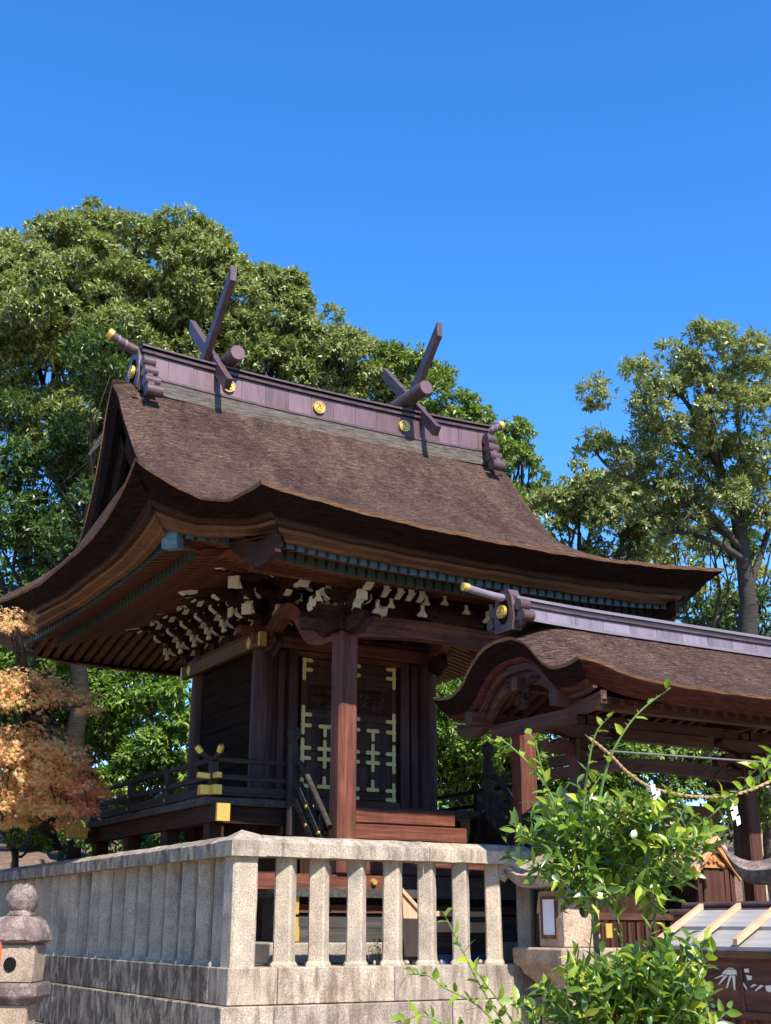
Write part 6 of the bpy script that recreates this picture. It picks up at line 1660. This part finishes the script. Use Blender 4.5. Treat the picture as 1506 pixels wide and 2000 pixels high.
# citrus bush in front
def shoot(g, m, pts_px, dep, r0, r1, n=14):
    """a stem through photo pixels at a depth; returns dense points"""
    q = [at_depth(p[0], p[1], dep + (p[2] if len(p) > 2 else 0)) for p in pts_px]
    P = [np.array(v) for v in q]; out = []
    PP = [2 * P[0] - P[1]] + P + [2 * P[-1] - P[-2]]
    for i in range(len(P) - 1):
        p0, p1, p2, p3 = PP[i:i + 4]
        for t in np.linspace(0, 1, 6, endpoint=False): out.append(0.5 * (2 * p1 + (-p0 + p2) * t + (2 * p0 - 5 * p1 + 4 * p2 - p3) * t * t + (-p0 + 3 * p1 - 3 * p2 + p3) * t ** 3))
    out.append(P[-1])
    m.tube([tuple(v) for v in out], list(np.linspace(r0, r1, len(out))), 8)
    return out
def leaves_along(g, pts, start, every, L, W, spread=1.0, up=0.35):
    C, D = [], []
    pts = np.array(pts); seg = np.linalg.norm(np.diff(pts, axis=0), axis=1); s = np.concatenate([[0], np.cumsum(seg)]); tot = s[-1]
    u = start * tot
    k = 0
    while u < tot:
        i = min(len(seg) - 1, np.searchsorted(s, u) - 1 if u > 0 else 0); i = max(0, i)
        p = pts[i] + (pts[i + 1] - pts[i]) * ((u - s[i]) / max(1e-6, seg[i])); t = unit((pts[i + 1] - pts[i])[None])[0]
        a = k * 2.4 + g.uniform(-.4, .4); e1 = unit(np.cross(t, np.array([0.2, 0.9, 0.3]))[None])[0]; e2 = np.cross(t, e1)
        d = t * 0.45 + (e1 * math.cos(a) + e2 * math.sin(a)) * spread + np.array([0, 0, up])
        C.append(p); D.append(d); u += every * g.uniform(0.6, 1.4); k += 1
    return C, D
def add_leaves(parent, name, mat, C, D, g, L, W, tilt=0.8):
    C = np.array(C); D = np.array(D); n = len(C)
    nn = unit(np.array([0.12, -0.45, 0.8]) * tilt + sphere_dirs(g, n) * 0.6)
    return leaf_mesh(name, mat, parent, C, D, nn, L * g.uniform(0.65, 1.2, n), W * g.uniform(0.75, 1.2, n), 'citrus')
def citrus(name, label, base, stem_px, lobes_px, shoots_px, dep, seed, n_sprays, L=0.090, W=0.034, loc_px=None, group=None, stem_r=0.02, mat=None):
    g = np.random.default_rng(seed)
    b = at_depth(loc_px[0], loc_px[1], dep)
    t = thing(name, label, 'citrus shrub', (b[0], b[1], -1.25), group)
    m = MB()
    st = shoot(g, m, stem_px, dep, stem_r, stem_r * 0.6) if stem_px else None
    if st is not None: m.tube([(b[0], b[1], -1.25), tuple(lerp(np.array([b[0], b[1], -1.25]), st[0], 0.5)), tuple(st[0])], [stem_r * 1.3, stem_r * 1.15, stem_r], 9)
    root = st[-1] if st is not None else np.array([b[0], b[1], -0.6])
    C, D = [], []
    tot = sum(l[2] * l[3] for l in lobes_px) or 1
    tw = MB()
    for l in lobes_px:
        px, py, rx, ry = l[:4]; dz = l[4] if len(l) > 4 else 0.16
        for k in range(max(2, int(n_sprays * rx * ry / tot))):
            a = g.uniform(0, 6.283); r = math.sqrt(g.uniform(0, 1))
            p = at_depth(px + rx * r * math.cos(a), py + ry * r * math.sin(a), dep + g.uniform(-1, 1) * dz * 1.5)
            o = unit((p - root)[None])[0] + np.array([g.uniform(-.4, .4), g.uniform(-.5, .2), g.uniform(0, .5)]); o = unit(o[None])[0]
            q = [p - o * 0.11 + g.normal(size=3) * 0.012, p, p + o * 0.07 + np.array([0, 0, 0.015])]
            tw.tube([tuple(v) for v in q], [0.004, 0.003, 0.0018], 5)
            if k % 4 == 0: tw.tube(bend(g, tuple(root), tuple(q[0]), 0.05, 6, 0.03), list(np.linspace(stem_r * 0.45, 0.004, 6)), 6)
            c_, d_ = leaves_along(g, q, 0.0, 0.024, L, W); C += c_; D += d_
    m.build('stem', TRUNKG, t, smooth=True); tw.build('twig', STEM, t, smooth=True)
    if C: add_leaves(t, 'leaves', mat or LF_CIT, C, D, g, L, W)
    if shoots_px:
        sm = MB(); C, D = [], []; th = MB()
        for sp in shoots_px:
            pts = shoot(g, sm, sp['p'], dep - 0.12, sp.get('r', 0.007), 0.0028)
            c_, d_ = leaves_along(g, pts, sp.get('start', 0.1), sp.get('every', 0.06), L, W, 1.0, 0.25); 
            C += c_; D += d_
            pa = np.array(pts)
            if sp.get('thorn'):
                for k in range(3, len(pa) - 1, 1):
                    e = unit(g.normal(size=(1, 3)))[0] * np.array([1, 1, .3]) + np.array([0, 0, .5]); e = unit(e[None])[0]
                    th.tube([tuple(pa[k]), tuple(pa[k] + e * 0.022)], [0.003, 0.0006], 5)
        sm.build('shoot', STEM, t, smooth=True)
        if th.v: th.build('thorn', STEM, t)
        if C: add_leaves(t, 'leaves', LF_CITY, C, D, g, L * 0.85, W * 0.95)
    return t
citrus('citrus_tree', 'tall young citrus tree with thorny upright shoots in front of the gate', None,
       [(1178, 2080), (1172, 1960), (1166, 1860), (1160, 1780), (1150, 1720), (1165, 1660)],
       [(1180, 1640, 120, 70), (1090, 1650, 85, 70), (1240, 1670, 120, 75), (1290, 1640, 90, 55), (1180, 1720, 130, 55), (1300, 1730, 85, 50), (1110, 1730, 70, 45), (1350, 1640, 40, 40), (1130, 1585, 60, 35), (1080, 1620, 45, 45), (1250, 1590, 60, 30)],
       [dict(p=[(1160, 1690), (1165, 1600), (1185, 1500), (1215, 1435), (1255, 1385), (1310, 1343)], every=0.10, start=0.22, thorn=True, r=0.0095),
        dict(p=[(1140, 1680), (1140, 1580), (1150, 1490), (1165, 1430), (1195, 1395)], every=0.055, start=0.2, thorn=True, r=0.008),
        dict(p=[(1110, 1640), (1080, 1560), (1040, 1500), (1000, 1460), (970, 1438)], every=0.05, start=0.15, r=0.007),
        dict(p=[(1080, 1580), (1060, 1510), (1045, 1450), (1030, 1430)], every=0.045, start=0.2, r=0.005),
        dict(p=[(1150, 1700), (1156, 1640), (1150, 1560), (1170, 1520)], every=0.03, start=0.0, r=0.005),
        dict(p=[(1210, 1700), (1260, 1620), (1330, 1560), (1340, 1545)], every=0.05, start=0.2, r=0.005),
        dict(p=[(1165, 1990), (1150, 1890), (1158, 1800), (1160, 1760)], every=0.10, start=0.1, r=0.005),
        dict(p=[(1225, 2010), (1220, 1900), (1210, 1810), (1190, 1740)], every=0.055, start=0.0, r=0.006)],
       6.3, 31, 150, loc_px=(1180, 2080))
citrus('citrus_bush', 'low glossy citrus bush filling the lower right below the pale lid', None,
       [(1230, 2200), (1225, 2100)],
       [(1180, 1960, 120, 55), (1080, 1985, 75, 35), (1270, 1960, 110, 50), (1370, 1985, 50, 25), (1240, 1900, 70, 50), (1310, 1890, 75, 45), (1230, 2030, 180, 45), (1345, 1950, 45, 30), (1150, 1920, 45, 40), (1310, 1930, 60, 35)],
       [dict(p=[(1240, 2010), (1250, 1920), (1262, 1850), (1275, 1800)], every=0.04, start=0.2, r=0.005),
        dict(p=[(1300, 2000), (1320, 1900), (1342, 1848)], every=0.05, start=0.2, r=0.004)],
       5.9, 32, 150, loc_px=(1230, 2150))
citrus('citrus_branch', 'single long leafy citrus shoot reaching in from the right edge', None, None,
       [], [dict(p=[(1640, 1410), (1560, 1455), (1490, 1510), (1430, 1555), (1390, 1592), (1365, 1612)], every=0.020, start=0.12, r=0.009), dict(p=[(1560, 1455), (1515, 1470), (1480, 1500), (1455, 1525)], every=0.022, start=0.1, r=0.006), dict(p=[(1420, 1562), (1400, 1552), (1380, 1560)], every=0.03, start=0.0, r=0.005)],
       5.6, 33, 10, loc_px=(1700, 2000))
citrus('citrus_sprig', 'slender citrus sprigs in front of the stone base at the bottom', None, None,
       [], [dict(p=[(1010, 2060), (960, 1990), (920, 1955), (870, 1930), (835, 1905), (795, 1903)], every=0.035, start=0.1, r=0.006),
            dict(p=[(990, 2010), (935, 1920), (905, 1860), (880, 1810), (865, 1780)], every=0.045, start=0.05, r=0.004),
            dict(p=[(1030, 2040), (985, 1970), (955, 1930), (925, 1890)], every=0.05, start=0.1, r=0.006),
            dict(p=[(960, 2060), (880, 2010), (830, 1985), (765, 1998)], every=0.03, start=0.1, r=0.004)],
       6.1, 34, 10, loc_px=(1020, 2080))
# a fine weed between the fence posts and one on the base
for (px, py, Y, h, lab) in ((745, 1885, 0.45, 0.26, 'feathery green weed growing between two fence posts'), (705, 1962, -0.10, 0.05, 'tiny grass tuft on the ledge of the stone base')):
    g = np.random.default_rng(px); b = on_y(px, py, Y); b[2] = -0.01 if Y > 0 else -0.331
    t = thing('weed', lab, 'weed', tuple(b)); sm = MB(); C, D = [], []
    for k in range(7):
        e = unit(np.array([[g.uniform(-.8, .8), g.uniform(-.3, .3), 1.0]]))[0]
        pts = [b, b + e * h * 0.5, b + e * h * g.uniform(.7, 1.1) + np.array([e[0] * h * 0.3, 0, -0.02])]
        sm.tube([tuple(p) for p in pts], [0.003, 0.002, 0.001], 5); c_, d_ = leaves_along(g, pts, 0.2, h * 0.06, .03, .01); C += c_; D += d_
    sm.build('stem', STEM, t); add_leaves(t, 'leaves', LF_LAUREL, C, D, g, h * 0.16, h * 0.05)
